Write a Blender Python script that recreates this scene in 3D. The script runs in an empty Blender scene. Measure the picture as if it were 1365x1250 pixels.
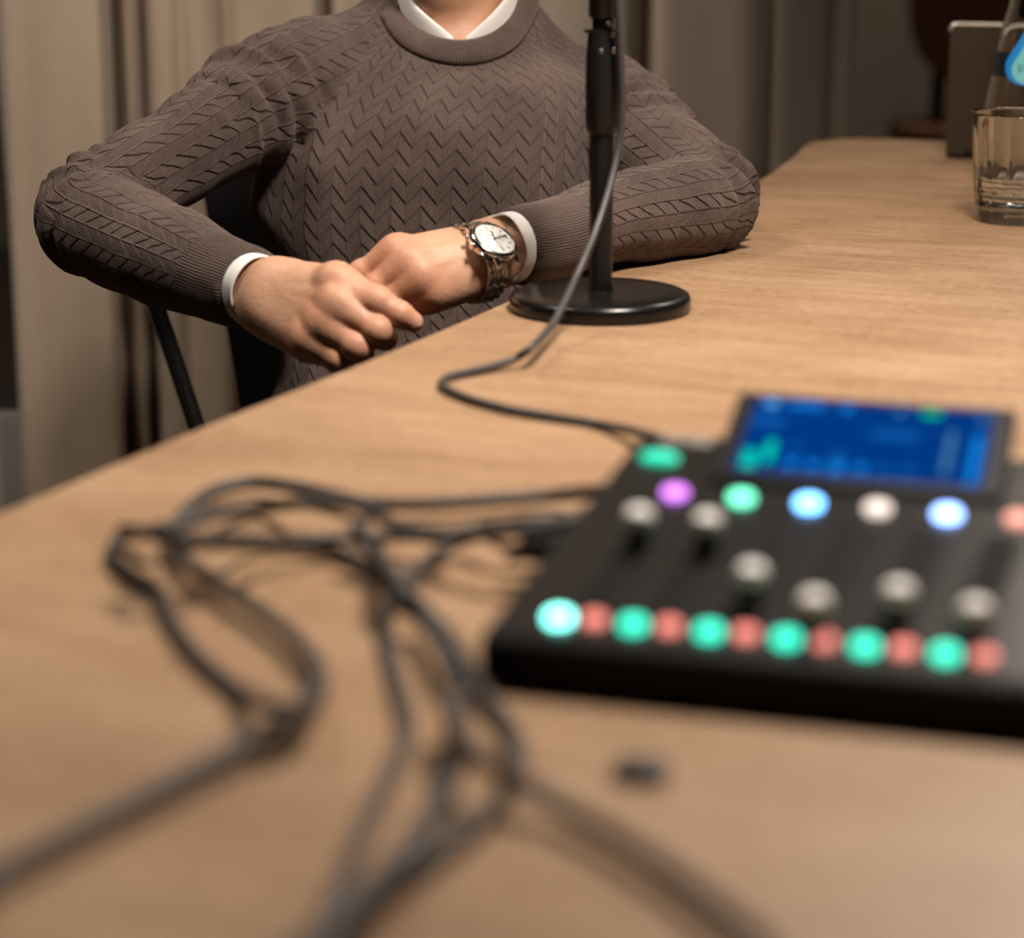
import bpy, bmesh, math, random
import numpy as np
import openvdb
from mathutils import Vector, Matrix
from mathutils.bvhtree import BVHTree

S = bpy.context.scene
COL = S.collection
random.seed(4)
RNG = np.random.default_rng(7)

# ---------------------------------------------------------------- camera
FPX, CX, CY, PITCH = 3000.0, 682.5, 625.0, math.radians(14.8)
TABLE_Z = 0.75
CAM = np.array([0.0, 0.0, 1.06])
c_, s_ = math.cos(PITCH), math.sin(PITCH)
FW = np.array([0, c_, -s_]); RT = np.array([1.0, 0, 0]); UP = np.array([0, s_, c_])

cam = bpy.data.cameras.new('camera')
cam.sensor_width = 36.0
cam.lens = FPX / 1365.0 * 36.0
cam.clip_start = 0.02
cam.dof.use_dof = True
cam.dof.focus_distance = 1.86
cam.dof.aperture_fstop = 3.75
camo = bpy.data.objects.new('camera', cam)
camo.location = CAM
camo.rotation_euler = (math.pi / 2 - PITCH, 0, 0)
COL.objects.link(camo)
S.camera = camo

# ---------------------------------------------------------------- light and exposure
S.view_settings.view_transform = 'Standard'
S.view_settings.look = 'None'
S.view_settings.gamma = 1.0
S.view_settings.use_curve_mapping = False
S.view_settings.exposure = 0.22
world = bpy.data.worlds.new('room_ambient')
S.world = world
world.use_nodes = True
world.node_tree.nodes['Background'].inputs[0].default_value = (1.0, 0.80, 0.62, 1)
world.node_tree.nodes['Background'].inputs[1].default_value = 0.010


def lamp(name, loc, target, size, watts, col, shape='DISK', spread=180):
    l = bpy.data.lights.new(name, 'AREA')
    l.shape = shape
    l.size = size
    l.energy = watts
    l.spread = math.radians(spread)
    l.color = col
    o = bpy.data.objects.new(name, l)
    o.location = loc
    o.rotation_euler = (Vector(target) - Vector(loc)).to_track_quat('-Z', 'Y').to_euler()
    COL.objects.link(o)
    return o


lamp('pendant_or_fill_light', (0.36, 1.27, 1.80), (0.04, 1.42, 0.75), 0.26, 16.5, (1.0, 0.885, 0.77), spread=155)
lamp('pendant_or_fill_light', (-0.80, 1.75, 2.40), (-0.55, 2.95, 0.9), 0.40, 17.5, (1.0, 0.88, 0.76))
lamp('pendant_or_fill_light', (0.88, 2.62, 2.00), (0.22, 0.82, 0.8), 0.34, 5.2, (1.0, 0.86, 0.72))
lamp('pendant_or_fill_light', (1.60, 4.9, 2.50), (1.5, 5.6, 0.9), 0.35, 16, (1.0, 0.86, 0.72))  # added fill, not a known pendant: brightens the plaster back wall


# ---------------------------------------------------------------- helpers
def W(u, v, D):
    """the place at forward distance D seen at photo pixel (u, v)"""
    return CAM + D * (FW + RT * (u - CX) / FPX + UP * (CY - v) / FPX)


def T(u, v, z=TABLE_Z):
    d = FW + RT * (u - CX) / FPX + UP * (CY - v) / FPX
    return CAM + d * ((z - CAM[2]) / d[2])


def tag(o, label=None, cat=None, group=None, kind=None):
    if label: o['label'] = label
    if cat: o['category'] = cat
    if group: o['group'] = group
    if kind: o['kind'] = kind
    return o


def empty(name, loc, rz=0.0):
    o = bpy.data.objects.new(name, None)
    o.empty_display_size = 0.05
    o.location = loc
    o.rotation_euler = (0, 0, rz)
    COL.objects.link(o)
    return o


def root_loc(p):
    l = np.zeros(3)
    while p is not None:
        l = l + np.array(p.location)
        p = p.parent
    return l


def add(name, verts, faces, mat, parent=None, smooth=True, local=False, sharp=None):
    me = bpy.data.meshes.new(name)
    v = np.asarray(verts, dtype=float)
    if parent is not None and not local:
        v = v - root_loc(parent)
    me.from_pydata(v.tolist(), [], [list(map(int, f)) for f in faces])
    me.validate()
    if smooth:
        me.polygons.foreach_set('use_smooth', [True] * len(me.polygons))
        if sharp:
            me.set_sharp_from_angle(angle=math.radians(sharp))
    o = bpy.data.objects.new(name, me)
    if mat: me.materials.append(mat)
    if parent is not None: o.parent = parent
    COL.objects.link(o)
    return o


class MB:
    """collects pieces of one mesh"""
    def __init__(self):
        self.v, self.f = [], []

    def put(self, verts, faces):
        n = len(self.v)
        self.v += [tuple(map(float, p)) for p in verts]
        self.f += [[i + n for i in f] for f in faces]
        return self

    def box(self, c, size, rot=None, bevel=0.0, seg=2):
        bm = bmesh.new()
        bmesh.ops.create_cube(bm, size=1.0)
        bmesh.ops.scale(bm, vec=Vector(size), verts=bm.verts)
        if bevel > 0:
            bmesh.ops.bevel(bm, geom=bm.edges[:], offset=bevel, segments=seg, profile=0.5, affect='EDGES')
        M = Matrix.Translation(Vector(c)) @ (rot.to_4x4() if rot else Matrix.Identity(4))
        bmesh.ops.transform(bm, matrix=M, verts=bm.verts)
        return self.bm(bm)

    def bm(self, bm):
        bm.verts.index_update()
        self.put([v.co[:] for v in bm.verts], [[v.index for v in f.verts] for f in bm.faces])
        bm.free()
        return self

    def lathe(self, prof, c=(0, 0, 0), n=48, axis=None, cap=True):
        """prof: list of (r, h) along the axis"""
        ax = Vector(axis if axis is not None else (0, 0, 1)).normalized()
        e1 = ax.orthogonal().normalized(); e2 = ax.cross(e1)
        c = Vector(c)
        vs, fs = [], []
        for r, h in prof:
            for k in range(n):
                a = 2 * math.pi * k / n
                vs.append(c + ax * h + e1 * (r * math.cos(a)) + e2 * (r * math.sin(a)))
        m = len(prof)
        for i in range(m - 1):
            for k in range(n):
                k2 = (k + 1) % n
                fs.append([i * n + k, i * n + k2, (i + 1) * n + k2, (i + 1) * n + k])
        if cap:
            if prof[0][0] > 1e-6: fs.append([k for k in range(n)][::-1])
            if prof[-1][0] > 1e-6: fs.append([(m - 1) * n + k for k in range(n)])
        return self.put(vs, fs)

    def tube(self, pts, r, n=12, cap=True):
        pts = [Vector(p) for p in pts]
        rs = r if hasattr(r, '__len__') else [r] * len(pts)
        tang = []
        for i in range(len(pts)):
            a = pts[max(i - 1, 0)]; b = pts[min(i + 1, len(pts) - 1)]
            tang.append((b - a).normalized())
        e = tang[0].orthogonal().normalized()
        vs, fs = [], []
        for i, p in enumerate(pts):
            t = tang[i]
            e = (e - t * e.dot(t)).normalized()
            g = t.cross(e)
            for k in range(n):
                a = 2 * math.pi * k / n
                vs.append(p + e * (rs[i] * math.cos(a)) + g * (rs[i] * math.sin(a)))
        for i in range(len(pts) - 1):
            for k in range(n):
                k2 = (k + 1) % n
                fs.append([i * n + k, i * n + k2, (i + 1) * n + k2, (i + 1) * n + k])
        if cap:
            fs.append([k for k in range(n)][::-1])
            fs.append([(len(pts) - 1) * n + k for k in range(n)])
        return self.put(vs, fs)

    def prism(self, poly, z0, z1, bevel=0.0, seg=3):
        bm = bmesh.new()
        lo = [bm.verts.new((p[0], p[1], z0)) for p in poly]
        hi = [bm.verts.new((p[0], p[1], z1)) for p in poly]
        n = len(poly)
        bm.faces.new(lo[::-1]); top = bm.faces.new(hi)
        for i in range(n):
            bm.faces.new([lo[i], lo[(i + 1) % n], hi[(i + 1) % n], hi[i]])
        if bevel > 0:
            ed = [e for e in bm.edges if all(v in hi for v in e.verts)] + [e for e in bm.edges if all(v in lo for v in e.verts)]
            bmesh.ops.bevel(bm, geom=ed, offset=bevel, segments=seg, profile=0.5, affect='EDGES')
        return self.bm(bm)

    def build(self, name, mat, parent=None, smooth=True, local=False, sharp=40):
        return add(name, self.v, self.f, mat, parent, smooth, local, sharp)


def spline(pts, k=8, closed=False):
    """Catmull-Rom through points"""
    P = [np.asarray(p, float) for p in pts]
    out = []
    n = len(P)
    for i in range(n if closed else n - 1):
        if closed:
            p0, p1, p2, p3 = P[(i - 1) % n], P[i], P[(i + 1) % n], P[(i + 2) % n]
        else:
            p1, p2 = P[i], P[i + 1]
            p0 = P[i - 1] if i > 0 else 2 * p1 - p2
            p3 = P[i + 2] if i + 2 < n else 2 * p2 - p1
        for j in range(k):
            t = j / k
            out.append(0.5 * ((2 * p1) + (p2 - p0) * t + (2 * p0 - 5 * p1 + 4 * p2 - p3) * t * t + (3 * p1 - p0 - 3 * p2 + p3) * t ** 3))
    if not closed: out.append(P[-1])
    return out


# ---------------------------------------------------------------- materials
def mat(name, col=(0.5, 0.5, 0.5), rough=0.5, metal=0.0, **kw):
    m = bpy.data.materials.new(name)
    m.use_nodes = True
    b = m.node_tree.nodes['Principled BSDF']
    b.inputs['Base Color'].default_value = (*col, 1)
    b.inputs['Roughness'].default_value = rough
    b.inputs['Metallic'].default_value = metal
    for k, v in kw.items():
        b.inputs[k.replace('_', ' ')].default_value = v
    return m


class N:
    def __init__(self, m):
        self.t = m.node_tree; self.m = m
        self.b = self.t.nodes['Principled BSDF']

    def n(self, typ, **kw):
        nd = self.t.nodes.new(typ)
        for k, v in kw.items(): setattr(nd, k, v)
        return nd

    def link(self, a, b): self.t.links.new(a, b)

    def math(self, op, a, b=None, c=None):
        nd = self.n('ShaderNodeMath', operation=op)
        for i, x in enumerate((a, b, c)):
            if x is None: continue
            if isinstance(x, (int, float)): nd.inputs[i].default_value = x
            else: self.link(x, nd.inputs[i])
        return nd.outputs[0]

    def noise(self, vec, scale, detail=4, rough=0.5):
        nd = self.n('ShaderNodeTexNoise')
        nd.inputs['Scale'].default_value = scale
        nd.inputs['Detail'].default_value = detail
        nd.inputs['Roughness'].default_value = rough
        if vec is not None: self.link(vec, nd.inputs['Vector'])
        return nd.outputs['Fac']

    def ramp(self, fac, stops):
        nd = self.n('ShaderNodeValToRGB')
        el = nd.color_ramp.elements
        while len(el) < len(stops): el.new(0.5)
        for e, (p, c) in zip(el, stops):
            e.position = p; e.color = (*c, 1)
        self.link(fac, nd.inputs[0])
        return nd.outputs[0]

    def coord(self, kind='Object', scale=None, rot=None):
        tc = self.n('ShaderNodeTexCoord')
        if scale is None: return tc.outputs[kind]
        mp = self.n('ShaderNodeMapping')
        mp.inputs['Scale'].default_value = scale
        if rot: mp.inputs['Rotation'].default_value = rot
        self.link(tc.outputs[kind], mp.inputs['Vector'])
        return mp.outputs[0]

    def bump(self, h, dist, strength=1.0):
        bp = self.n('ShaderNodeBump')
        bp.inputs['Distance'].default_value = dist
        bp.inputs['Strength'].default_value = strength
        self.link(h, bp.inputs['Height'])
        self.link(bp.outputs[0], self.b.inputs['Normal'])
        return bp

    def color(self, c): self.link(c, self.b.inputs['Base Color'])


def emis(name, col, strength, base=None, spec=0.2):
    m = mat(name, base or col, 0.35)
    b = m.node_tree.nodes['Principled BSDF']
    b.inputs['Specular IOR Level'].default_value = spec
    b.inputs['Emission Color'].default_value = (*col, 1)
    b.inputs['Emission Strength'].default_value = strength
    return m


AX = math.atan2(0.40, 1.0)         # the table's long axis, turned from +Y towards +X
M = {}
# oak table top
m = mat('oak_wood', rough=0.42); n = N(m)
v1 = n.coord('Object', (1, 1, 1), (0, 0, AX + math.pi / 2))
mp = n.n('ShaderNodeMapping'); mp.inputs['Scale'].default_value = (46, 9, 8); n.link(v1, mp.inputs[0])
mp2 = n.n('ShaderNodeMapping'); mp2.inputs['Scale'].default_value = (430, 120, 60); n.link(v1, mp2.inputs[0])
mp3 = n.n('ShaderNodeMapping'); mp3.inputs['Scale'].default_value = (11.0, 6.0, 4); n.link(v1, mp3.inputs[0])
g1 = n.noise(mp.outputs[0], 1.0, 6, 0.6)
g2 = n.noise(mp2.outputs[0], 1.0, 3, 0.6)
g3 = n.noise(mp3.outputs[0], 1.0, 3, 0.5)
f = n.math('ADD', n.math('MULTIPLY', g1, 0.34), n.math('MULTIPLY', g2, 0.36))
f = n.math('ADD', f, n.math('MULTIPLY', g3, 0.30))
n.color(n.ramp(f, [(0.33, (0.200, 0.108, 0.055)), (0.50, (0.335, 0.205, 0.116)), (0.67, (0.45, 0.300, 0.185))]))
n.bump(n.math('ADD', g2, n.math('MULTIPLY', g1, 0.5)), 0.0012, 0.7)
n.link(n.math('MULTIPLY_ADD', g2, 0.25, 0.30), n.b.inputs['Roughness'])
M['oak'] = m

# knitted wool: zig-zag relief in columns, fine stitches; the UV map is in metres of cloth
KNIT = dict(half=0.0122, rep=0.0168)


def wool(name, ribbed=False):
    m = mat(name, (0.13, 0.09, 0.08), 0.9); n = N(m)
    n.b.inputs['Sheen Weight'].default_value = 0.22
    n.b.inputs['Sheen Roughness'].default_value = 0.5
    n.b.inputs['Sheen Tint'].default_value = (0.9, 0.72, 0.66, 1)
    n.b.inputs['Specular IOR Level'].default_value = 0.15
    uv = n.n('ShaderNodeUVMap'); uv.uv_map = 'UVMap'
    sp = n.n('ShaderNodeSeparateXYZ'); n.link(uv.outputs[0], sp.inputs[0])
    U_, V_ = sp.outputs[0], sp.outputs[1]
    oc = n.coord('Object')
    fz = n.noise(oc, 900, 3, 0.7)
    lo = n.noise(oc, 14, 3, 0.5)
    n.color(n.ramp(n.math('ADD', n.math('MULTIPLY', fz, 0.65), n.math('MULTIPLY', lo, 0.35)),
                   [(0.34, (0.036, 0.024, 0.021)), (0.51, (0.088, 0.061, 0.053)), (0.68, (0.160, 0.115, 0.102))]))
    if ribbed:
        st = n.math('SINE', n.math('MULTIPLY', U_, 2 * math.pi / 0.0030))
        h = n.math('ADD', n.math('MULTIPLY', st, 0.5), n.math('MULTIPLY', fz, 0.5))
        n.bump(h, 0.0011, 0.9)
        return m
    tri = n.math('PINGPONG', U_, KNIT['half'])
    ph = n.math('ADD', V_, n.math('MULTIPLY', tri, 1.25))
    p = n.math('FRACT', n.math('DIVIDE', ph, KNIT['rep']))
    # one strand laid over the next: a slow rise and a quick drop
    rise = n.math('SMOOTH_MIN', p, n.math('MULTIPLY', n.math('SUBTRACT', 1.0, p), 5.0), 0.12)
    par = n.math('MODULO', n.math('ADD', n.math('FLOOR', n.math('DIVIDE', U_, KNIT['half'])), 400.0), 2.0)
    rise = n.math('MULTIPLY', rise, n.math('ADD', 1.0, n.math('MULTIPLY', par, n.math('MULTIPLY_ADD', n.math('GREATER_THAN', U_, 50.0), 0.34, -0.62))))
    q = n.math('FRACT', n.math('DIVIDE', U_, KNIT['half']))
    edge = n.math('MINIMUM', q, n.math('SUBTRACT', 1.0, q))
    gro = n.n('ShaderNodeMapRange'); gro.interpolation_type = 'SMOOTHSTEP'
    gro.inputs['From Min'].default_value = 0.0; gro.inputs['From Max'].default_value = 0.11
    n.link(edge, gro.inputs['Value'])
    h = n.math('ADD', n.math('MULTIPLY', rise, 1.0), n.math('MULTIPLY', gro.outputs[0], 0.42))
    st = n.math('SINE', n.math('MULTIPLY', U_, 2 * math.pi / 0.0017))
    h = n.math('ADD', h, n.math('MULTIPLY', st, 0.04))
    h = n.math('ADD', h, n.math('MULTIPLY', fz, 0.38))
    n.bump(h, 0.0034, 1.0)
    return m


M['knit'] = wool('brown_wool_knit')
M['rib'] = wool('brown_wool_rib', True)

m = mat('skin', (0.55, 0.30, 0.20), 0.48); n = N(m)
oc = n.coord('Object')
at = n.n('ShaderNodeAttribute'); at.attribute_name = 'blush'
bl = n.math('MULTIPLY_ADD', n.noise(oc, 45, 3, 0.55), 0.5, n.math('MULTIPLY', at.outputs['Fac'], 0.30))
n.color(n.ramp(bl, [(0.12, (0.60, 0.36, 0.235)), (0.40, (0.555, 0.295, 0.185)), (0.85, (0.52, 0.215, 0.14))]))
n.b.inputs['Subsurface Weight'].default_value = 0.22
n.b.inputs['Subsurface Radius'].default_value = (0.006, 0.0022, 0.0012)
n.b.inputs['Subsurface Scale'].default_value = 1.0
n.bump(n.math('ADD', n.noise(oc, 900, 2), n.math('MULTIPLY', n.noise(oc, 220, 3), 1.2)), 0.0005, 0.6)
M['skin'] = m
M['nail'] = mat('fingernail', (0.58, 0.32, 0.235), 0.32)
M['hair'] = mat('brown_hair', (0.06, 0.035, 0.02), 0.5)
M['lip'] = mat('lips', (0.42, 0.16, 0.13), 0.4)
M['eye'] = mat('eye_white', (0.75, 0.72, 0.68), 0.15)

m = mat('white_cotton', (0.78, 0.76, 0.73), 0.8); n = N(m)
n.bump(n.noise(n.coord('Object'), 1400, 2), 0.0003, 0.5)
n.b.inputs['Sheen Weight'].default_value = 0.2
M['cotton'] = m

m = mat('beige_drape', (0.40, 0.33, 0.26), 0.9); n = N(m)
oc = n.coord('Object')
n.color(n.ramp(n.math('ADD', n.math('MULTIPLY', n.noise(oc, 700, 2), 0.6), n.math('MULTIPLY', n.noise(oc, 6, 3), 0.4)),
               [(0.35, (0.40, 0.31, 0.225)), (0.65, (0.53, 0.42, 0.315))]))
n.bump(n.noise(oc, 700, 2), 0.0008, 0.4)
n.b.inputs['Sheen Weight'].default_value = 0.25
M['drape'] = m
m = mat('grey_brown_drape', (0.22, 0.175, 0.14), 0.9); n = N(m)
n.color(n.ramp(n.noise(n.coord('Object'), 600, 2), [(0.35, (0.34, 0.272, 0.215)), (0.65, (0.44, 0.36, 0.29))]))
M['drape2'] = m

M['black_metal'] = mat('black_satin_metal', (0.006, 0.0055, 0.0055), 0.25, 0.0, Specular_IOR_Level=0.4)
M['black_tube'] = mat('black_gloss_tube', (0.008, 0.008, 0.008), 0.15, 0.0, Coat_Weight=0.5)
M['black_plastic'] = mat('black_plastic', (0.008, 0.008, 0.009), 0.42, 0.0, Specular_IOR_Level=0.35)
m = mat('black_satin_panel', (0.010, 0.0095, 0.009), 0.30); n = N(m)
n.link(n.math('MULTIPLY_ADD', n.noise(n.coord('Object'), 500, 2), 0.08, 0.22), n.b.inputs['Roughness'])
n.b.inputs['Specular IOR Level'].default_value = 0.65
M['panel'] = m
M['matte_plastic'] = mat('matte_black_plastic', (0.007, 0.007, 0.0075), 0.6, 0.0, Specular_IOR_Level=0.15)
M['matte_black'] = mat('matte_black', (0.005, 0.005, 0.005), 0.7, 0.0, Specular_IOR_Level=0.1)
m = mat('black_upholstery', (0.0035, 0.003, 0.003), 0.9, 0.0, Specular_IOR_Level=0.15); n = N(m)
n.bump(n.noise(n.coord('Object'), 900, 2), 0.0004, 0.5)
M['upholstery'] = m
m = mat('grey_rubber_cable', (0.042, 0.036, 0.034), 0.55); n = N(m)
n.bump(n.noise(n.coord('Object'), 300, 2), 0.0002, 0.4)
M['cable'] = m
M['cable_light'] = mat('pale_grey_cable', (0.046, 0.042, 0.042), 0.45)
M['cable_brown'] = mat('brown_grey_cable', (0.070, 0.045, 0.031), 0.55)
M['steel'] = mat('polished_steel', (0.72, 0.70, 0.67), 0.16, 1.0)
M['steel_brushed'] = mat('brushed_steel', (0.55, 0.52, 0.48), 0.3, 1.0)
M['dial'] = mat('silver_white_dial', (0.80, 0.78, 0.74), 0.35)
M['dial_ink'] = mat('dial_ink', (0.05, 0.05, 0.055), 0.3, 0.5)
M['crystal'] = mat('watch_crystal', (1, 1, 1), 0.02, 0.0, Transmission_Weight=1.0, IOR=1.15)
M['glass'] = mat('clear_glass', (0.97, 0.98, 0.97), 0.0, 0.0, Transmission_Weight=1.0, IOR=1.48)
M['water'] = mat('water', (0.98, 0.99, 1.0), 0.0, 0.0, Transmission_Weight=1.0, IOR=1.33)
m = mat('warm_grey_metal', (0.048, 0.031, 0.019), 0.5, 0.2); n = N(m)
n.bump(n.noise(n.coord('Object'), 1500, 1), 0.0001, 0.3)
M['laptop'] = m
M['laptop_edge'] = mat('bright_metal_rim', (0.62, 0.56, 0.50), 0.3, 0.7)
M['label_blue'] = mat('label_blue', (0.01, 0.22, 0.62), 0.35)
M['label_teal'] = mat('label_aqua', (0.16, 0.52, 0.52), 0.35)
M['label_dark'] = mat('label_dark_teal', (0.003, 0.010, 0.013), 0.4)
M['label_ink'] = mat('label_ink', (0.03, 0.12, 0.14), 0.5)
m = mat('rust_leather', (0.060, 0.017, 0.007), 0.45); n = N(m)
n.bump(n.noise(n.coord('Object'), 200, 3), 0.0008, 0.4)
M['leather'] = m
M['seat_wood'] = mat('brown_wood', (0.15, 0.065, 0.028), 0.5)
m = mat('grey_paint', (0.33, 0.30, 0.275), 0.75); n = N(m)
n.color(n.ramp(n.noise(n.coord('Object'), 9, 4), [(0.3, (0.29, 0.265, 0.24)), (0.7, (0.36, 0.33, 0.30))]))
M['grey_paint'] = m
M['fader_cap'] = mat('pale_fader_cap', (0.95, 0.92, 0.90), 0.6)
M['denim'] = mat('dark_trousers', (0.016, 0.016, 0.02), 0.85)
M['shoe'] = mat('dark_leather', (0.02, 0.013, 0.01), 0.4)
m = mat('floor_dark_wood', (0.10, 0.06, 0.035), 0.5); n = N(m)
n.color(n.ramp(n.noise(n.coord('Object', (1, 14, 1)), 3, 4), [(0.3, (0.07, 0.04, 0.024)), (0.7, (0.13, 0.08, 0.048))]))
M['floor'] = m
m = mat('brown_plaster', (0.21, 0.165, 0.13), 0.9); n = N(m)
n.bump(n.noise(n.coord('Object'), 60, 4), 0.002, 0.3)
M['plaster'] = m
M['dark_wall'] = mat('black_painted_wall', (0.010, 0.008, 0.007), 0.8)
M['dim_wall'] = mat('dark_brown_wall', (0.05, 0.037, 0.028), 0.85)
M['ceiling'] = mat('ceiling_paint', (0.11, 0.092, 0.078), 0.9)

# ---------------------------------------------------------------- room
X0, X1, Y0, Y1, H = -2.4, 3.4, -2.2, 6.6, 2.75


def wallbox(name, lo, hi, m):
    c = [(a + b) / 2 for a, b in zip(lo, hi)]; s = [b - a for a, b in zip(lo, hi)]
    o = MB().box(c, s).build(name, m, smooth=False)
    return tag(o, kind='structure')


wallbox('floor', (X0, Y0, -0.05), (X1, Y1, 0), M['floor'])
wallbox('ceiling', (X0, Y0, H), (X1, Y1, H + 0.05), M['ceiling'])
wallbox('wall_back', (X0, Y1, 0), (X1, Y1 + 0.08, H), M['plaster'])
wallbox('wall_left', (X0 - 0.08, Y0, 0), (X0, Y1, H), M['dark_wall'])
wallbox('wall_right', (X1, Y0, 0), (X1 + 0.08, Y1, H), M['dim_wall'])
wallbox('wall_front', (X0, Y0 - 0.08, 0), (X1, Y0, H), M['dim_wall'])

# ---------------------------------------------------------------- curtains
def plan(u, D):
    return np.array([(u - CX) / FPX * D, 0.985 * D])


def curtain(name, pts, m, label, flare=0.0, z0=0.02, z1=2.62, creases=()):
    P = spline([plan(u, D) for u, D in pts], 7)
    P = np.array(P); n = len(P)
    nz = 44
    zs = np.linspace(z0, z1, nz)
    cen = P.mean(0)
    vs = []
    for z in zs:
        t = 1 - z / z1
        for i in range(n):
            p = P[i].copy()
            a = P[min(i + 1, n - 1)] - P[max(i - 1, 0)]
            nn = np.array([a[1], -a[0]]); nn /= np.linalg.norm(nn) + 1e-9
            p = p + nn * (0.003 * math.sin(i * 0.21 + z * 2.6) + 0.0015 * math.sin(i * 0.47 - z * 4.1))
            p[0] += flare * t * max(0, 1 - i / 18.0)
            for (cu, cz, ang, amp) in creases:
                dx = p[0] - cu; dz = z - cz
                q = dx * math.sin(ang) + dz * math.cos(ang); w = dx * math.cos(ang) - dz * math.sin(ang)
                p = p + nn * amp * math.exp(-(q / 0.018) ** 2 - (w / 0.06) ** 2)
            vs.append((p[0], p[1], z))
    fs = [[j * n + i, j * n + i + 1, (j + 1) * n + i + 1, (j + 1) * n + i] for j in range(nz - 1) for i in range(n - 1)]
    o = add(name, vs, fs, m)
    so = o.modifiers.new('thickness', 'SOLIDIFY'); so.thickness = 0.004; so.offset = 0
    return tag(o, label, 'curtain', 'drapes along the room')


curtain('curtain', [(6, 2.90), (12, 2.855), (30, 2.842), (60, 2.846), (100, 2.842), (138, 2.838), (153, 2.846), (158, 2.90), (163, 2.97), (171, 2.955),
                    (181, 2.915), (191, 2.925), (198, 2.985), (206, 2.99), (216, 2.945), (238, 2.94), (256, 2.955), (276, 2.945), (298, 2.955), (312, 2.985),
                    (328, 2.968), (370, 2.975), (405, 2.985), (428, 2.98), (438, 3.05), (447, 3.06), (458, 3.01), (490, 3.02), (540, 3.01), (590, 3.05)],
        M['drape'], 'pale beige curtain hanging in soft folds behind the raised bent elbow', flare=0.022,
        creases=((-0.53, 0.47, 0.6, 0.012),))
curtain('curtain', [(560, 3.16), (610, 3.10), (690, 3.12), (735, 3.115), (790, 3.14), (828, 3.17), (838, 3.28), (846, 3.33), (855, 3.31), (862, 3.24),
                    (885, 3.23), (940, 3.30), (990, 3.36), (1000, 3.44), (1008, 3.50), (1016, 3.48), (1022, 3.44), (1045, 3.48), (1078, 3.57), (1090, 3.66),
                    (1104, 3.70), (1122, 3.72), (1130, 3.9), (1136, 4.1)],
        M['drape2'], 'grey-brown curtain with dark fold gaps between the microphone stand and the far table end')
# ---------------------------------------------------------------- table
edge = [(-1.02, -0.62), (-0.80, -0.14), (-0.53, 0.47), (-0.36, 0.85), (-0.257, 1.085), (-0.179, 1.267), (-0.091, 1.459), (-0.0, 1.671), (0.115, 1.965),
        (0.245, 2.312), (0.318, 2.552), (0.345, 2.66), (0.375, 2.725), (0.44, 2.742), (0.53, 2.712), (0.70, 2.645), (1.25, 2.42), (1.45, 2.30)]
edge = [tuple(p) for p in spline(edge, 5)]
far = [(1.50, 2.2), (1.30, 1.65), (0.95, 0.85), (0.55, -0.05), (0.05, -1.0), (-0.4, -1.25), (-0.9, -0.95)]
tb = empty('wooden_table', (0.25, 1.0, 0))
tag(tb, 'long light oak table running from the foreground to the far end of the room', 'table')
MB().prism(edge + far, 0.705, TABLE_Z, 0.006, 3).build('table_top', M['oak'], tb)
tdir = Vector((0.37, 0.93, 0)).normalized()
for px, py in ((-0.35, -0.55), (0.25, -0.65), (0.70, 2.30), (1.15, 2.10)):
    MB().box((px, py, 0.352), (0.08, 0.08, 0.704), Matrix.Rotation(-AX, 3, 'Z'), 0.006).build('leg', M['black_metal'], tb)

# ---------------------------------------------------------------- grey box by the curtain
gb = W(41, 549, 2.97)
gx, gy, gz = gb
bx = empty('low_cabinet', (gx - 0.18, gy + 0.05, 0))
tag(bx, 'low dark cabinet with pale grey front standing left of the beige curtain', 'cabinet')
MB().box((gx - 0.18, gy + 0.085, gz / 2 + 0.004), (0.46, 0.15, gz + 0.006), None, 0.004).build('body', mat('dark_brown_cabinet', (0.030, 0.021, 0.016), 0.6), bx)
MB().box((gx - 0.20, gy + 0.004, gz / 2 + 0.010), (0.40, 0.014, gz - 0.02), None, 0.004).build('front_panel', M['grey_paint'], bx)

# ---------------------------------------------------------------- SDF tools
class Field:
    def __init__(self, lo, hi, h):
        self.lo = np.array(lo, float); self.h = h
        n = np.ceil((np.array(hi) - self.lo) / h).astype(int) + 1
        self.n = n
        self.ax = [(self.lo[i] + h * np.arange(n[i])).astype(np.float32) for i in range(3)]
        self.X = self.ax[0][:, None, None]; self.Y = self.ax[1][None, :, None]; self.Z = self.ax[2][None, None, :]

    def new(self): return np.full(tuple(self.n), 0.08, np.float32)

    def cone(self, a, b, ra, rb):
        a = np.asarray(a, np.float32); b = np.asarray(b, np.float32)
        ba = b - a; L = float(ba @ ba) + 1e-12
        px, py, pz = self.X - a[0], self.Y - a[1], self.Z - a[2]
        t = np.clip((px * ba[0] + py * ba[1] + pz * ba[2]) / L, 0, 1)
        return np.sqrt((px - t * ba[0]) ** 2 + (py - t * ba[1]) ** 2 + (pz - t * ba[2]) ** 2) - (ra + (rb - ra) * t)

    def sphere(self, c, r):
        return np.sqrt((self.X - c[0]) ** 2 + (self.Y - c[1]) ** 2 + (self.Z - c[2]) ** 2).astype(np.float32) - r

    def ell(self, c, r, rot=None):
        px, py, pz = self.X - c[0], self.Y - c[1], self.Z - c[2]
        if rot is not None:
            R = np.array(rot)
            px, py, pz = (px * R[0, k] + py * R[1, k] + pz * R[2, k] for k in range(3))
        k0 = np.sqrt((px / r[0]) ** 2 + (py / r[1]) ** 2 + (pz / r[2]) ** 2)
        k1 = np.sqrt((px / r[0] ** 2) ** 2 + (py / r[1] ** 2) ** 2 + (pz / r[2] ** 2) ** 2)
        return (k0 * (k0 - 1) / (k1 + 1e-9)).astype(np.float32)

    def mesh(self, d):
        g = openvdb.FloatGrid(0.05)
        g.copyFromArray(np.clip(np.ascontiguousarray(d), -0.05, 0.05).astype(np.float32))
        pts, quads = g.convertToQuads(isovalue=0.0)
        return np.asarray(pts) * self.h + self.lo, np.asarray(quads)[:, ::-1]


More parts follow.
